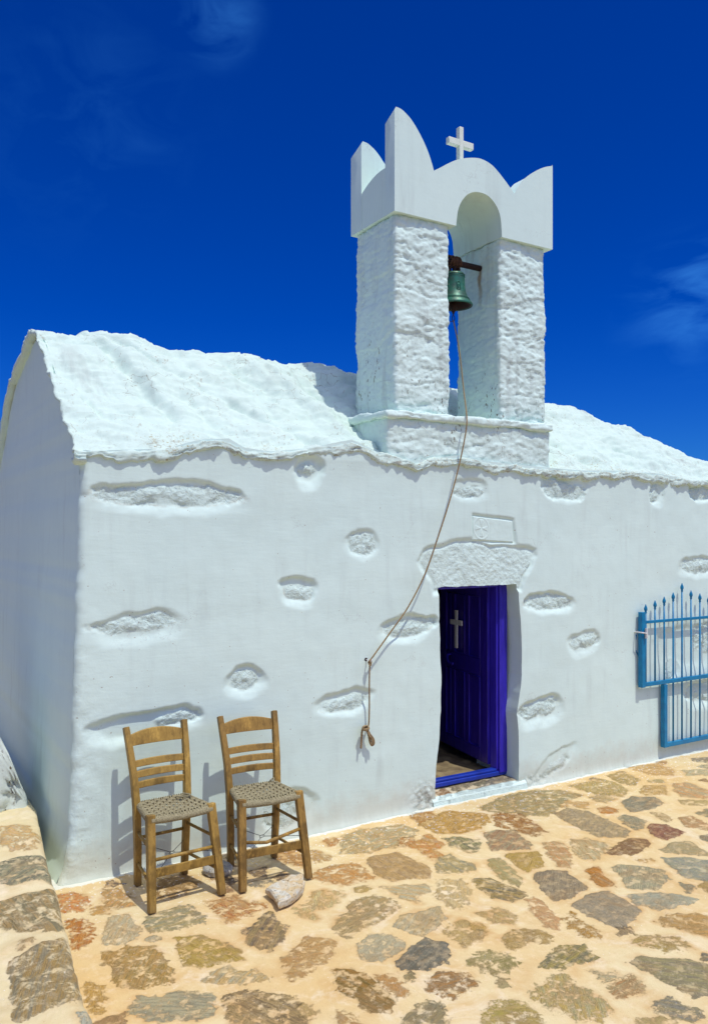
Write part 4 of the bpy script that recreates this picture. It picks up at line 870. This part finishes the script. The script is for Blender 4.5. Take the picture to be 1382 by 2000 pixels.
# white limewashed riser, stone tread
MSTEP = paving_mat('doorstep_paving', (.60, .52, .33), (.64, .59, .42), False)
tt = MSTEP.node_tree; bs = [n for n in tt.nodes if n.type == 'BSDF_PRINCIPLED'][0]; src = bs.inputs['Base Color'].links[0].from_socket
sxn = N(tt, 'ShaderNodeSeparateXYZ'); ccn = N(tt, 'ShaderNodeTexCoord'); LK(tt, ccn.outputs['Object'], sxn.inputs[0])
yy = mth(tt, 'MULTIPLY_ADD', noi(tt, obco(tt), 12, 5, .7), .05, sxn.outputs[1]); LK(tt, mixc(tt, mrange(tt, yy, .052, .040), src, WHITE), bs.inputs['Base Color'])
mkmesh('doorstep', A.reshape(-1, 3), gridfaces(*A.shape[:2]), MSTEP, chapel, attrs={'sd': p2(sd).ravel(), 'soft': p2(sof).ravel(), 'ca': np.concatenate([ca[:2], ca]).reshape(-1, 3), 'cb': np.concatenate([cb[:2], cb]).reshape(-1, 3), 'guv': np.concatenate([guv[:2], guv]).reshape(-1, 3)})
# interior floor: worn uneven rock just inside the sill
xs_ = np.arange(1.25, 5.15, .02); ys_ = np.arange(.17, 3.15, .02); X, Y = np.meshgrid(xs_, ys_)
mkmesh('interior_floor', np.stack([X, Y, .075+.03*np.exp(-((X-2.75)/.3)**2-((Y-.55)/.25)**2)+.012*terr(2*fbm(X*4, Y*4, 0, 4, 1), .3)], -1).reshape(-1, 3), gridfaces(*X.shape), MROCK, chapel)

# blue door frame, sill and open leaf
m = MB(); m.box((3.205, .150, .10), (3.30, .225, 1.60)); m.box((3.222, .132, .10), (3.30, .1505, 1.60)); m.build('door_frame', MBLUE, chapel, bevel=.004)
m = MB(); m.box((2.47, .150, .10), (2.56, .225, 1.60)); m.build('door_frame', MBLUE, chapel, bevel=.004)
m = MB(); m.box((2.47, .152, 1.545), (3.30, .222, 1.60)); m.build('door_frame', MBLUE, chapel, bevel=.004)
m = MB(); m.box((2.46, .138, .078), (3.315, .215, .112)); m.box((2.46, .150, .1125), (3.315, .205, .132)); m.build('door_sill', MSILL, chapel, bevel=.006)
door = empty('door', (3.232, .235, 0), 0); door.parent = chapel
# local: u along the leaf (+x), face towards local +y ; turned so that u points into the chapel
ang = math.atan2(.985, .172); door.rotation_euler = (0, 0, ang)
zb, zt, wd, th = .145, 1.55, .80, .040
m = MB()
# stiles and rails; the side seen from outside is local +y
m.box((0, 0, zb), (.115, th, zt)); m.box((wd-.10, 0, zb), (wd, th, zt))
for a, b in ((zb, zb+.10), (.82, .96), (zt-.09, zt)): m.box((.1155, .001, a), (wd-.1005, th-.001, b))
for c in (.335, .575):
    m.box((c-.030, .0015, zb+.1005), (c+.030, th-.0015, .8195)); m.box((c-.030, .0015, .9605), (c+.030, th-.0015, zt-.0905))
m.build('leaf', MLEAF, door, bevel=.005)
MB().box((-.0045, .002, zb+.003), (-.0005, th-.002, zt-.003)).build('leaf_edge_lit', MBLUE, door)  # added strip in the brighter blue, painting the light on the leaf's edge
m = MB(); m.box((.11, .012, zb+.05), (wd-.09, th-.013, zt-.05)); m.build('panel', MLEAF, door)
m = MB()
for a, b in ((.1155, .305), (.365, .545), (.605, .70)):
    for z0, z1_ in ((zb+.10, .82), (.96, zt-.09)):
        m.tube([(a+.006, th-.006, z0+.006), (b-.006, th-.006, z0+.006), (b-.006, th-.006, z1_-.006), (a+.006, th-.006, z1_-.006)], .009, 8, closed=True)
m.build('moulding', MBLUE, door, smooth=True)  # same paint as the leaf in life; brighter blue here paints the highlights
for hz in (.34, .88, 1.30): MB().box((-.006, -.004, hz), (.0, th+.004, hz+.12)).build('hinge', MBLUE, door, bevel=.002)
m = MB(); cu, cz = .495, 1.165
m.box((cu-.020, th+.001, 1.0), (cu+.020, th+.013, 1.318)); m.box((cu-.100, th+.001, 1.195), (cu-.0205, th+.0125, 1.237)); m.box((cu+.0205, th+.001, 1.193), (cu+.100, th+.0125, 1.235)); m.build('door_cross', MWOODP, door, bevel=.002)
m = MB(); m.tube([(.60, th, .935), (.60, th+.035, .93), (.585, th+.045, .90), (.55, th+.05, .875), (.50, th+.045, .865), (.475, th+.05, .875)], .011, 8); m.lathe([(0, .9), (.02, .9)], 0, 0, 3) if 0 else None
m.build('handle', MBLUE, door, smooth=True)

# ---------------- bell, beam and rope ----------------
bell = tag(empty('bell', (2.905, .30, 3.98)), 'green bronze church bell hanging from an iron beam between the two tower piers', 'bell')
bx, by = 0, 0
pr = [(0, .0), (.045, .0), (.075, -.006), (.083, -.020), (.084, -.05), (.086, -.10), (.091, -.145), (.104, -.185), (.124, -.220), (.141, -.240), (.146, -.252), (.143, -.260), (.132, -.256), (.112, -.215), (.09, -.15), (.078, -.08), (.07, -.02), (0, -.012)]
m = MB().lathe(pr, 0, 0, 40); m.build('bell_body', MBELL, bell, smooth=True)
m = MB()
for z_, r in ((-.022, .0845), (-.036, .0845), (-.205, .1165), (-.214, .122)): m.tube([(r*math.cos(a), r*math.sin(a), z_) for a in np.linspace(0, 2*math.pi, 32, endpoint=False)], .0025, 6, closed=True)
a0 = R(-104)
def onb(a, z_, e=.002):
    r = np.interp(-z_, [.05, .10, .145, .185], [.084, .086, .091, .104])+e; return (r*math.cos(a), r*math.sin(a), z_)
for a1 in (-.16, .16): m.tube([onb(a0+a1, z_) for z_ in np.linspace(-.09, -.15, 6)], .003, 5)
for z_ in (-.09, -.15): m.tube([onb(a0+a1, z_) for a1 in np.linspace(-.16, .16, 6)], .003, 5)
m.tube([onb(a0-.02+.09*s, -.12+.02*c_) for s, c_ in ((0, 1), (-1, 0), (0, -1), (1, 0), (0, 1))], .0035, 5)
m.build('relief', MBELL, bell, smooth=True)
MB().lathe([(0, -.016), (.062, -.024), (.072, -.08), (.084, -.15), (.106, -.215), (.127, -.2525), (.1395, -.2595)], 0, 0, 40).build('bell_inner_shade', MIRON, bell, smooth=True)  # added dark shell that stands for the shade inside the bell
m = MB().tube([(-.42, 0, .085), (.42, 0, .075)], .023, 12); m.build('beam', MIRON, bell, smooth=True)
V, F = [], []
m = MB()
for k in range(11):
    ph = rng.uniform(0, 6); c0 = -.045+.009*k; tl = rng.uniform(-.015, .015)
    m.tube([(c0+tl*math.sin(a)+rng.normal(0, .002), (.036+.004*math.sin(3*a+ph))*math.cos(a), .082+(.040+.004*math.cos(2*a+ph))*math.sin(a)) for a in np.linspace(0, 2*math.pi, 20, endpoint=False)], .0075, 6, closed=True)
m.build('binding', MRUST, bell, smooth=True)
m = MB()
for s in (-1, 0, 1):
    m.tube([(s*.03, -.012, .055), (s*.045, -.006, .03), (s*.036, 0, .0), (s*.02, 0, -.006)], .014, 8)
m.tube([(-.03, .0, .055), (-.03, .025, .02), (0, .03, 0)], .012, 8); m.tube([(.03, .0, .055), (.035, .03, .02), (.01, .03, 0)], .012, 8)
m.build('crown', MIRON, bell, smooth=True)
m = MB(); m.tube([(0, 0, -.015), (-.003, 0, -.12), (-.004, 0, -.22)], .008, 8); m.lathe([(0, -.21), (.018, -.225), (.027, -.25), (.027, -.27), (.018, -.29), (.010, -.31), (0, -.335)], -.004, 0, 14); m.build('clapper', MIRON, bell, smooth=True)
m = MB(); m.tube([(-.004+.013*math.cos(a), 0, -.352+.022*math.sin(a)) for a in np.linspace(0, 2*math.pi, 16, endpoint=False)], .0032, 6, closed=True)
m.tube([(-.04, 0, -.378), (-.02, 0.0, -.381), (-.004, 0, -.374)], .0025, 5); m.build('ring', MIRON, bell, smooth=True)

def ropepts(P, n=24):
    P = np.array(P, float); Q = np.vstack([2*P[0]-P[1], P, 2*P[-1]-P[-2]]); out = []
    for i in range(1, len(Q)-2):
        for t_ in np.linspace(0, 1, n, endpoint=False): out.append(.5*((2*Q[i])+(-Q[i-1]+Q[i+1])*t_+(2*Q[i-1]-5*Q[i]+4*Q[i+1]-Q[i+2])*t_**2+(-Q[i-1]+3*Q[i]-3*Q[i+1]+Q[i+2])*t_**3))
    out.append(P[-1]); return np.array(out)
def twist(mb, pts, r, pitch=.022, strands=3):
    pts = np.array(pts); seg = np.r_[0, np.cumsum(np.linalg.norm(np.diff(pts, axis=0), axis=1))]; n = max(6, int(seg[-1]/.0045)); s = np.linspace(0, seg[-1], n)
    P = np.stack([np.interp(s, seg, pts[:, i]) for i in range(3)], 1)
    T = np.gradient(P, axis=0); T /= np.linalg.norm(T, axis=1, keepdims=True)
    ref = np.array([0, 1., 0]) if abs(T[:, 1]).max() < .9 else np.array([1., 0, 0])
    A_ = np.cross(T, ref); A_ /= np.linalg.norm(A_, axis=1, keepdims=True); B_ = np.cross(T, A_)
    for k in range(strands):
        a = s/pitch*2*math.pi+k*2*math.pi/strands
        mb.tube(P+A_*(np.cos(a)*r*.5)[:, None]+B_*(np.sin(a)*r*.5)[:, None], r*.56, 5)
rope = tag(empty('bell_rope', (1.93, -.05, 1.09)), 'thin tan rope from the bell to a hook left of the door', 'rope')
O = np.array([1.93, -.05, 1.09])
hk = onwall(722, 1291, -.05)
def wp(px, py, y): a = onwall(px, py, y); return (a[0], y, a[1])
mn = ropepts([(2.901, .30, 3.612), wp(896, 680, .26), wp(905, 760, .16), wp(911, 812, -.035), wp(909, 845, -.065), wp(897, 905, -.07), wp(880, 970, -.075), wp(858, 1040, -.075), wp(830, 1120, -.07), wp(797, 1185, -.065), wp(760, 1238, -.055), (hk[0], -.05, hk[1])])
m = MB(); twist(m, mn-O, .0058); m.build('rope', MROPE, rope, smooth=True)
m = MB(); twist(m, ropepts([(hk[0], -.05, hk[1]), wp(721, 1330, -.045), wp(721, 1380, -.04), wp(720, 1412, -.035), wp(717, 1424, -.035)], 8)-O, .0058); m.build('rope_tail', MROPE, rope, smooth=True)
m = MB()
kk = lambda L, y=-.04: ropepts([np.array(wp(660+a*.115, 1250+b*.115, y+c_)) for a, b, c_ in L], 7)-O
twist(m, kk([(430, 1480, 0), (405, 1560, -.01), (398, 1680, 0), (388, 1840, .0)]), .008)
twist(m, kk([(490, 1500, 0), (540, 1600, -.01), (600, 1680, -.01), (610, 1760, -.01), (575, 1795, 0), (540, 1740, .0), (510, 1600, .0), (470, 1500, 0)]), .0068)
twist(m, kk([(480, 1500, -.01), (520, 1610, -.02), (575, 1690, -.02), (585, 1755, -.02), (560, 1770, -.015), (545, 1700, -.01), (500, 1580, -.01), (480, 1500, -.01)]), .0068)
twist(m, kk([(480, 1460, 0), (430, 1480, -.02), (420, 1520, -.02), (470, 1520, -.03), (520, 1510, -.02), (500, 1470, -.0), (450, 1500, .005), (440, 1530, -.01), (500, 1530, -.02)]), .0075)
twist(m, kk([(500, 1460, -.01), (515, 1500, -.03), (470, 1540, -.03), (430, 1510, -.01), (460, 1465, .0)]), .0055)
m.build('knot', MROPE, rope, smooth=True)
m = MB()
twist(m, np.array([(hk[0]+.010*math.cos(a), -.05+.008*math.sin(2*a), hk[1]-.006+.013*math.sin(a)) for a in np.linspace(0, 6.28, 14)])-O, .005); twist(m, np.array([(hk[0]-.009*math.cos(a), -.052+.006*math.sin(a), hk[1]-.022+.008*math.sin(a)) for a in np.linspace(0, 6.28, 12)])-O, .005)
m.build('hitch', MROPE, rope, smooth=True)
a = onwall(715, 1289, 0); m = MB(); m.tube([(a[0]-.004, .01, a[1]+.004), (a[0], -.02, a[1]), (hk[0]-.005, -.045, hk[1]-.006), (hk[0]+.012, -.055, hk[1]-.002), (hk[0]+.016, -.055, hk[1]+.012)], .0042, 8)
m.build('wall_hook', MSTEEL, chapel, smooth=True)
m = MB(); m.tube([(a[0]-.004, -.004, a[1]+.004), (a[0]-.004, .006, a[1]+.004)], .012, 10); m.build('hook_socket', MIRON, chapel, smooth=True)

# ---------------- gate stored against the wall ----------------
gate = tag(empty('metal_gate', (4.652, -.042, .108)), 'blue iron gate with spear tips and a stepped corner against the white wall', 'gate')
GO = Vector((4.62, -.07, .11))
def gb(name, a, b, bev=.003, parent=gate): return MB().box(tuple(Vector(a)-GO), tuple(Vector(b)-GO)).build(name, MGATE, parent, bevel=bev)
gy = -.07
gb('frame_post', (4.598, gy-.022, .658), (4.642, gy+.022, 1.298)); gb('frame_post', (4.885, gy-.021, .112), (4.927, gy+.021, .658))
gb('rail', (4.642, gy-.008, 1.197), (6.05, gy+.010, 1.222)); gb('rail', (4.642, gy-.016, .663), (6.05, gy+.016, .697)); gb('rail', (4.927, gy-.018, .112), (6.05, gy+.018, .150)); gb('frame_post', (6.05, gy-.022, .112), (6.092, gy+.022, 1.298))
bars = [(4.668, 1.365), (4.787, 1.393), (4.906, 1.421), (5.026, 1.452), (5.144, 1.531), (5.268, 1.463), (5.392, 1.430), (5.515, 1.400), (5.64, 1.375), (5.76, 1.35), (5.88, 1.34), (5.99, 1.33)]
for i, (x, zt_) in enumerate(bars):
    zb_ = .697 if i < 3 else .150
    m = MB().tube([(x-GO.x, -.0, zb_-GO.z), (x-GO.x, -.0, zt_-.075-GO.z)], .0078, 10); b = m.build('bar', MGATE, gate, smooth=True)
    m = MB().lathe([(.0078, zt_-.078-GO.z), (.0115, zt_-.072-GO.z), (.0088, zt_-.066-GO.z), (.010, zt_-.062-GO.z), (.0155, zt_-.048-GO.z), (.0145, zt_-.034-GO.z), (.006, zt_-.014-GO.z), (.004, zt_-.006-GO.z), (0, zt_-GO.z)], x-GO.x, 0, 10); m.build('spearhead', MGATE, b, smooth=True)
m = MB()
a, b = onwall(1241, 1235, -.04), onwall(1262, 1238, -.11)
m.tube([(a[0]-GO.x, .05, a[1]-GO.z), (a[0]-GO.x, -.03, a[1]-GO.z), (b[0]-GO.x, -.045, b[1]-GO.z)], .006, 8)
m.box((b[0]-GO.x-.004, -.046, b[1]-GO.z-.042), (b[0]-GO.x+.012, -.028, b[1]-GO.z+.042)); m.build('latch', MSTEEL, gate)
pts = [np.array(wp(px_, py_, yy_))-np.array(GO) for px_, py_, yy_ in ((1242, 1240, -.03), (1238, 1266, -.012), (1249, 1286, -.05))]
m = MB().tube(pts, .007, 8); m.build('tie', MGATE, gate, smooth=True)

# ---------------- chairs ----------------
def chair(loc, rz, label, bent):
    rt = tag(empty('taverna_chair', loc, rz), label, 'chair', 'rush-seated wooden chairs by the wall')
    wd_ = MWOOD2 if bent else MWOOD
    FW, BW = .197, .137
    ff = [Vector((s*FW, -.190, 0)) for s in (-1, 1)]; ft = [Vector((s*.172, -.100, .475)) for s in (-1, 1)]
    bk = lambda s: [Vector((s*BW, .185, 0)), Vector((s*(BW+.005), .172, .22)), Vector((s*(BW+.012), .170, .44)), Vector((s*(BW+.019), .192, .60)), Vector((s*(BW+.028), .232, .74)), Vector((s*(BW+.036), .275, .865))]
    for i in (0, 1):
        MB().tube([ff[i], ff[i].lerp(ft[i], .5), ft[i]], [.92, 1., 1.04], sq=(.042, .042), up=(0, 1, 0)).build('leg', wd_, rt, bevel=.004)
    for s in (-1, 1):
        MB().tube(bk(s), [.95, 1, 1.05, 1, .95, .88], sq=(.036, .042), up=(0, 1, 0)).build('leg', wd_, rt, bevel=.004)
    def back_at(z_, s):
        P = bk(s); zz = [p.z for p in P]; return Vector((np.interp(z_, zz, [p.x for p in P]), np.interp(z_, zz, [p.y for p in P]), z_))
    def slat(name, z0, z1_, crown, th=.014, dip=.018):
        n = 13; m = MB(); V = []; F = []
        for i in range(n):
            f = i/(n-1); c_ = 1-(2*f-1)**2
            lo = back_at(z0, -1).lerp(back_at(z0, 1), f); hi = back_at(z1_, -1).lerp(back_at(z1_, 1), f); hi.z += crown*c_
            for p, q in ((lo, 0), (hi, 0), (hi, th), (lo, th)): V.append((p.x, p.y+q-th/2+dip*c_, p.z))
        for i in range(n-1):
            for j in range(4): F.append((i*4+j, i*4+(j+1) % 4, (i+1)*4+(j+1) % 4, (i+1)*4+j))
        F += [(3, 2, 1, 0), tuple((n-1)*4+j for j in range(4))]
        m.add(V, F); m.build(name, wd_, rt, bevel=.003)
    slat('crest_rail', .762, .815, .030)
    for z_ in (.535, .592, .648): slat('slat', z_, z_+.034, .004)
    # front flat board and dowels
    def lerpz(i, z_): return ff[i].lerp(ft[i], z_/.475)
    a, b = lerpz(0, .185), lerpz(1, .185); MB().tube([a, b], None, sq=(.046, .014), up=(0, 1, 0)).build('stretcher', wd_, rt, bevel=.002)
    a, b = lerpz(0, .25), lerpz(1, .25)
    pts = [a, a.lerp(b, .38)+Vector((0, -.012, -.018)), b+Vector((0, 0, .025))] if bent else [a, b]
    MB().tube(pts, .0095, 10).build('rung', wd_, rt, smooth=True)
    for i, s in ((0, -1), (1, 1)):
        for z_ in (.13, .30):
            a = lerpz(i, z_); b = Vector((s*(BW+.004), .178, z_)); MB().tube([a, b], .0088, 8).build('rung', wd_, rt, smooth=True)
    MB().tube([(-BW, .175, .265), (BW, .175, .265)], .0095, 8).build('rung', wd_, rt, smooth=True)
    # tensioned wire with its ring
    m = MB(); c_ = Vector((.0, .03, .20)); 
    for q in (lerpz(0, .15), lerpz(1, .23), Vector((-BW, .178, .235)), Vector((BW, .178, .20))): m.tube([q, c_+(q-c_)*.06], .0016, 5)
    m.tube([c_+Vector((.014*math.cos(a_), .014*math.sin(a_), .004*math.cos(a_))) for a_ in np.linspace(0, 6.28, 12, endpoint=False)], .0016, 5, closed=True)
    m.build('wire', MWIRE, rt)
    # woven seat
    m = MB(); fx, bxx, y0, y1 = .178, .135, -.105, .168
    zc = lambda x, y: .462-.012*(1-(x/.18)**2)*(1-((y-.03)/.14)**2)
    hw = lambda y: fx+(bxx-fx)*(y-y0)/(y1-y0)
    NX, NY = 22, 20
    for j in range(NX):
        y = y0+.006+(y1-y0-.012)*(j+.5)/NX+rng.normal(0, .0008); gj = j//2; W_ = hw(y)
        P = [(-W_+.004, y, .432), (-W_-.014, y, .440), (-W_-.013, y, .458), (-W_+.002, y, .468)]
        for q in np.linspace(-.93, .93, 37):
            x = q*W_; ph = (q+1)/2*10
            P.append((x, y, zc(x, y)+.0075*math.sin(math.pi*(ph))*(1)*(1 if gj % 2 else -1)))
        P += [(W_-.002, y, .468), (W_+.013, y, .458), (W_+.014, y, .440), (W_-.004, y, .432)]
        m.tube(P, .0047, 6)
    for i in range(NY):
        q = -1+2*(i+.5)/NY+rng.normal(0, .003); P = []; gi = i//2
        for y, z_ in ((y0+.004, .425), (y0-.016, .434), (y0-.016, .456), (y0-.002, .467)): P.append((q*hw(y0), y, z_))
        for f in np.linspace(.05, .95, 41):
            y = y0+(y1-y0)*f; x = q*hw(y); P.append((x, y, zc(x, y)+.0045*math.sin(math.pi*f*11)*(1 if gi % 2 else -1)))
        for y, z_ in ((y1+.002, .467), (y1+.014, .456), (y1+.014, .434), (y1-.004, .425)): P.append((q*hw(y1), y, z_))
        m.tube(P, .0046, 6)
    # wound edge rolls
    def roll(a, b, r, n=90):
        a, b = Vector(a), Vector(b); m.tube([a.lerp(b, i/n)+Vector((0, 0, -.008*math.sin(math.pi*i/n))) for i in range(n+1)], [r+(.0012 if i % 2 else -.0004) for i in range(n+1)], 10)
    roll((-fx+.004, y0-.004, .448), (fx-.004, y0-.004, .448), .0205); roll((-bxx, y1, .450), (bxx, y1, .450), .015)
    for s in (-1, 1): roll((s*(fx+.0), y0, .450), (s*(bxx+.002), y1, .450), .0165)
    m.build('seat', MSEAT, rt, smooth=True)
    # loose cord ends
    if not bent:
        m = MB(); twist(m, ropepts([(.10, .12, .475), (.06, .10, .48), (.10, .08, .478), (.14, .10, .476), (.11, .14, .478)], 6), .005); m.build('cord_end', MSEAT, rt, smooth=True)
        m = MB(); twist(m, ropepts([(.175, -.08, .43), (.168, -.095, .40), (.172, -.09, .372)], 6), .004); m.build('cord_end', MSEAT, rt, smooth=True)
    else:
        m = MB(); twist(m, ropepts([(.12, .15, .47), (.13, .17, .485), (.10, .165, .47)], 6), .005); m.build('cord_end', MSEAT, rt, smooth=True)
    return rt
chair((.425, -.392, .003), R(3.0), 'left wooden chair with woven cord seat, nearest the corner of the white wall', False)
chair((.950, -.425, .003), R(-4.0), 'right wooden chair with woven cord seat and bent front rung, behind the pale rock', True)

# ---------------- loose stones ----------------
def rock(name, top, zt_, thick, mat, seed, label, parentless=True):
    T = np.array(top); c = T.mean(0); n = len(T); V = []; F = []
    m = 26; per = []
    for i in range(n):
        for f in np.linspace(0, 1, 5, endpoint=False): per.append(T[i]*(1-f)+T[(i+1) % n]*f)
    per = np.array(per); L = len(per); rings = []
    for k, (s, z_) in enumerate([(.02, 0), (.25, 0), (.5, 0), (.75, 0), (.92, -.04), (1.0, -.22), (.99, -.5), (.93, -.8), (.8, -1.), (.4, -1.)]):
        rings.append(np.concatenate([c+(per-c)*s, np.full((L, 1), zt_+thick*z_)], 1))
    A = np.array(rings); A[:7, :, 2] += .010*fbm(A[:7, :, 0]*14, A[:7, :, 1]*14, seed, 4, seed)+.05*(A[:7, :, 0]-c[0])*.5
    A[4:9, :, 0] += .006*fbm(A[4:9, :, 2]*60, A[4:9, :, 1]*30, seed, 3, seed+1); A[4:9, :, 1] += .006*fbm(A[4:9, :, 2]*60, A[4:9, :, 0]*30, seed, 3, seed+2)
    A[..., 2] = np.maximum(A[..., 2], .001)
    V = A.reshape(-1, 3)-np.array([c[0], c[1], 0]); nr = A.shape[0]
    for r in range(nr-1):
        for i in range(L): F.append((r*L+i, r*L+(i+1) % L, (r+1)*L+(i+1) % L, (r+1)*L+i))
    F.append(tuple(range(L))); F.append(tuple((nr-1)*L+i for i in range(L-1, -1, -1)))
    o = mkmesh(name, V, F, mat, smooth=False, ngon=True); o.location = (c[0], c[1], 0)
    bm = bmesh.new(); bm.from_mesh(o.data); bmesh.ops.recalc_face_normals(bm, faces=bm.faces[:]); bm.to_mesh(o.data); bm.free()
    return tag(o, label, 'rock')
pz = [(517.7, 1731), (545, 1719), (567, 1708.6), (591, 1705), (595.7, 1720), (591, 1732.5), (568.6, 1750), (543, 1760), (535, 1745)]
rock('rock', [onground(a, b, .06) for a, b in pz], .06, .06, MST1, 3, 'pale ochre angular rock lying on the paving by the right chair')
rock('rock', [onground(425+29*math.cos(a)*(1+.08*math.sin(3*a)), 1706+13*math.sin(a)) for a in np.linspace(0, 6.28, 14, endpoint=False)], .045, .043, MST2, 8, 'flat grey disc-shaped rock under the left chair beside its front leg')

# ---------------- weathered low wall on the left ----------------
V, F = roughbox((-2.9, .66, .2), (-.13, 1.15, 1.3), .025, 0, .05, 40)
x = V[:, 0]; topf = np.interp(x, [-2.9, -.7, -.42, -.30, -.20, -.13], [.95, .86, .76, .52, .26, .10]); V[:, 2] = .2+(V[:, 2]-.2)*(topf-.0)/1.1
V[:, 1] += -.05*np.clip((topf-(V[:, 2]-.2))/topf, 0, 1)+.045*terr(1.6*fbm(V[:, 0]*3.5, V[:, 2]*5, 0, 4, 41), .35); V[:, 2] += .02*fbm(V[:, 0]*5, V[:, 1]*3, 0, 4, 42)*(V[:, 2] > .25)
tag(mkmesh('boundary_wall', V, F, MOLD, ngon=True), 'low weathered white wall behind the raised step at the far left edge', 'wall')
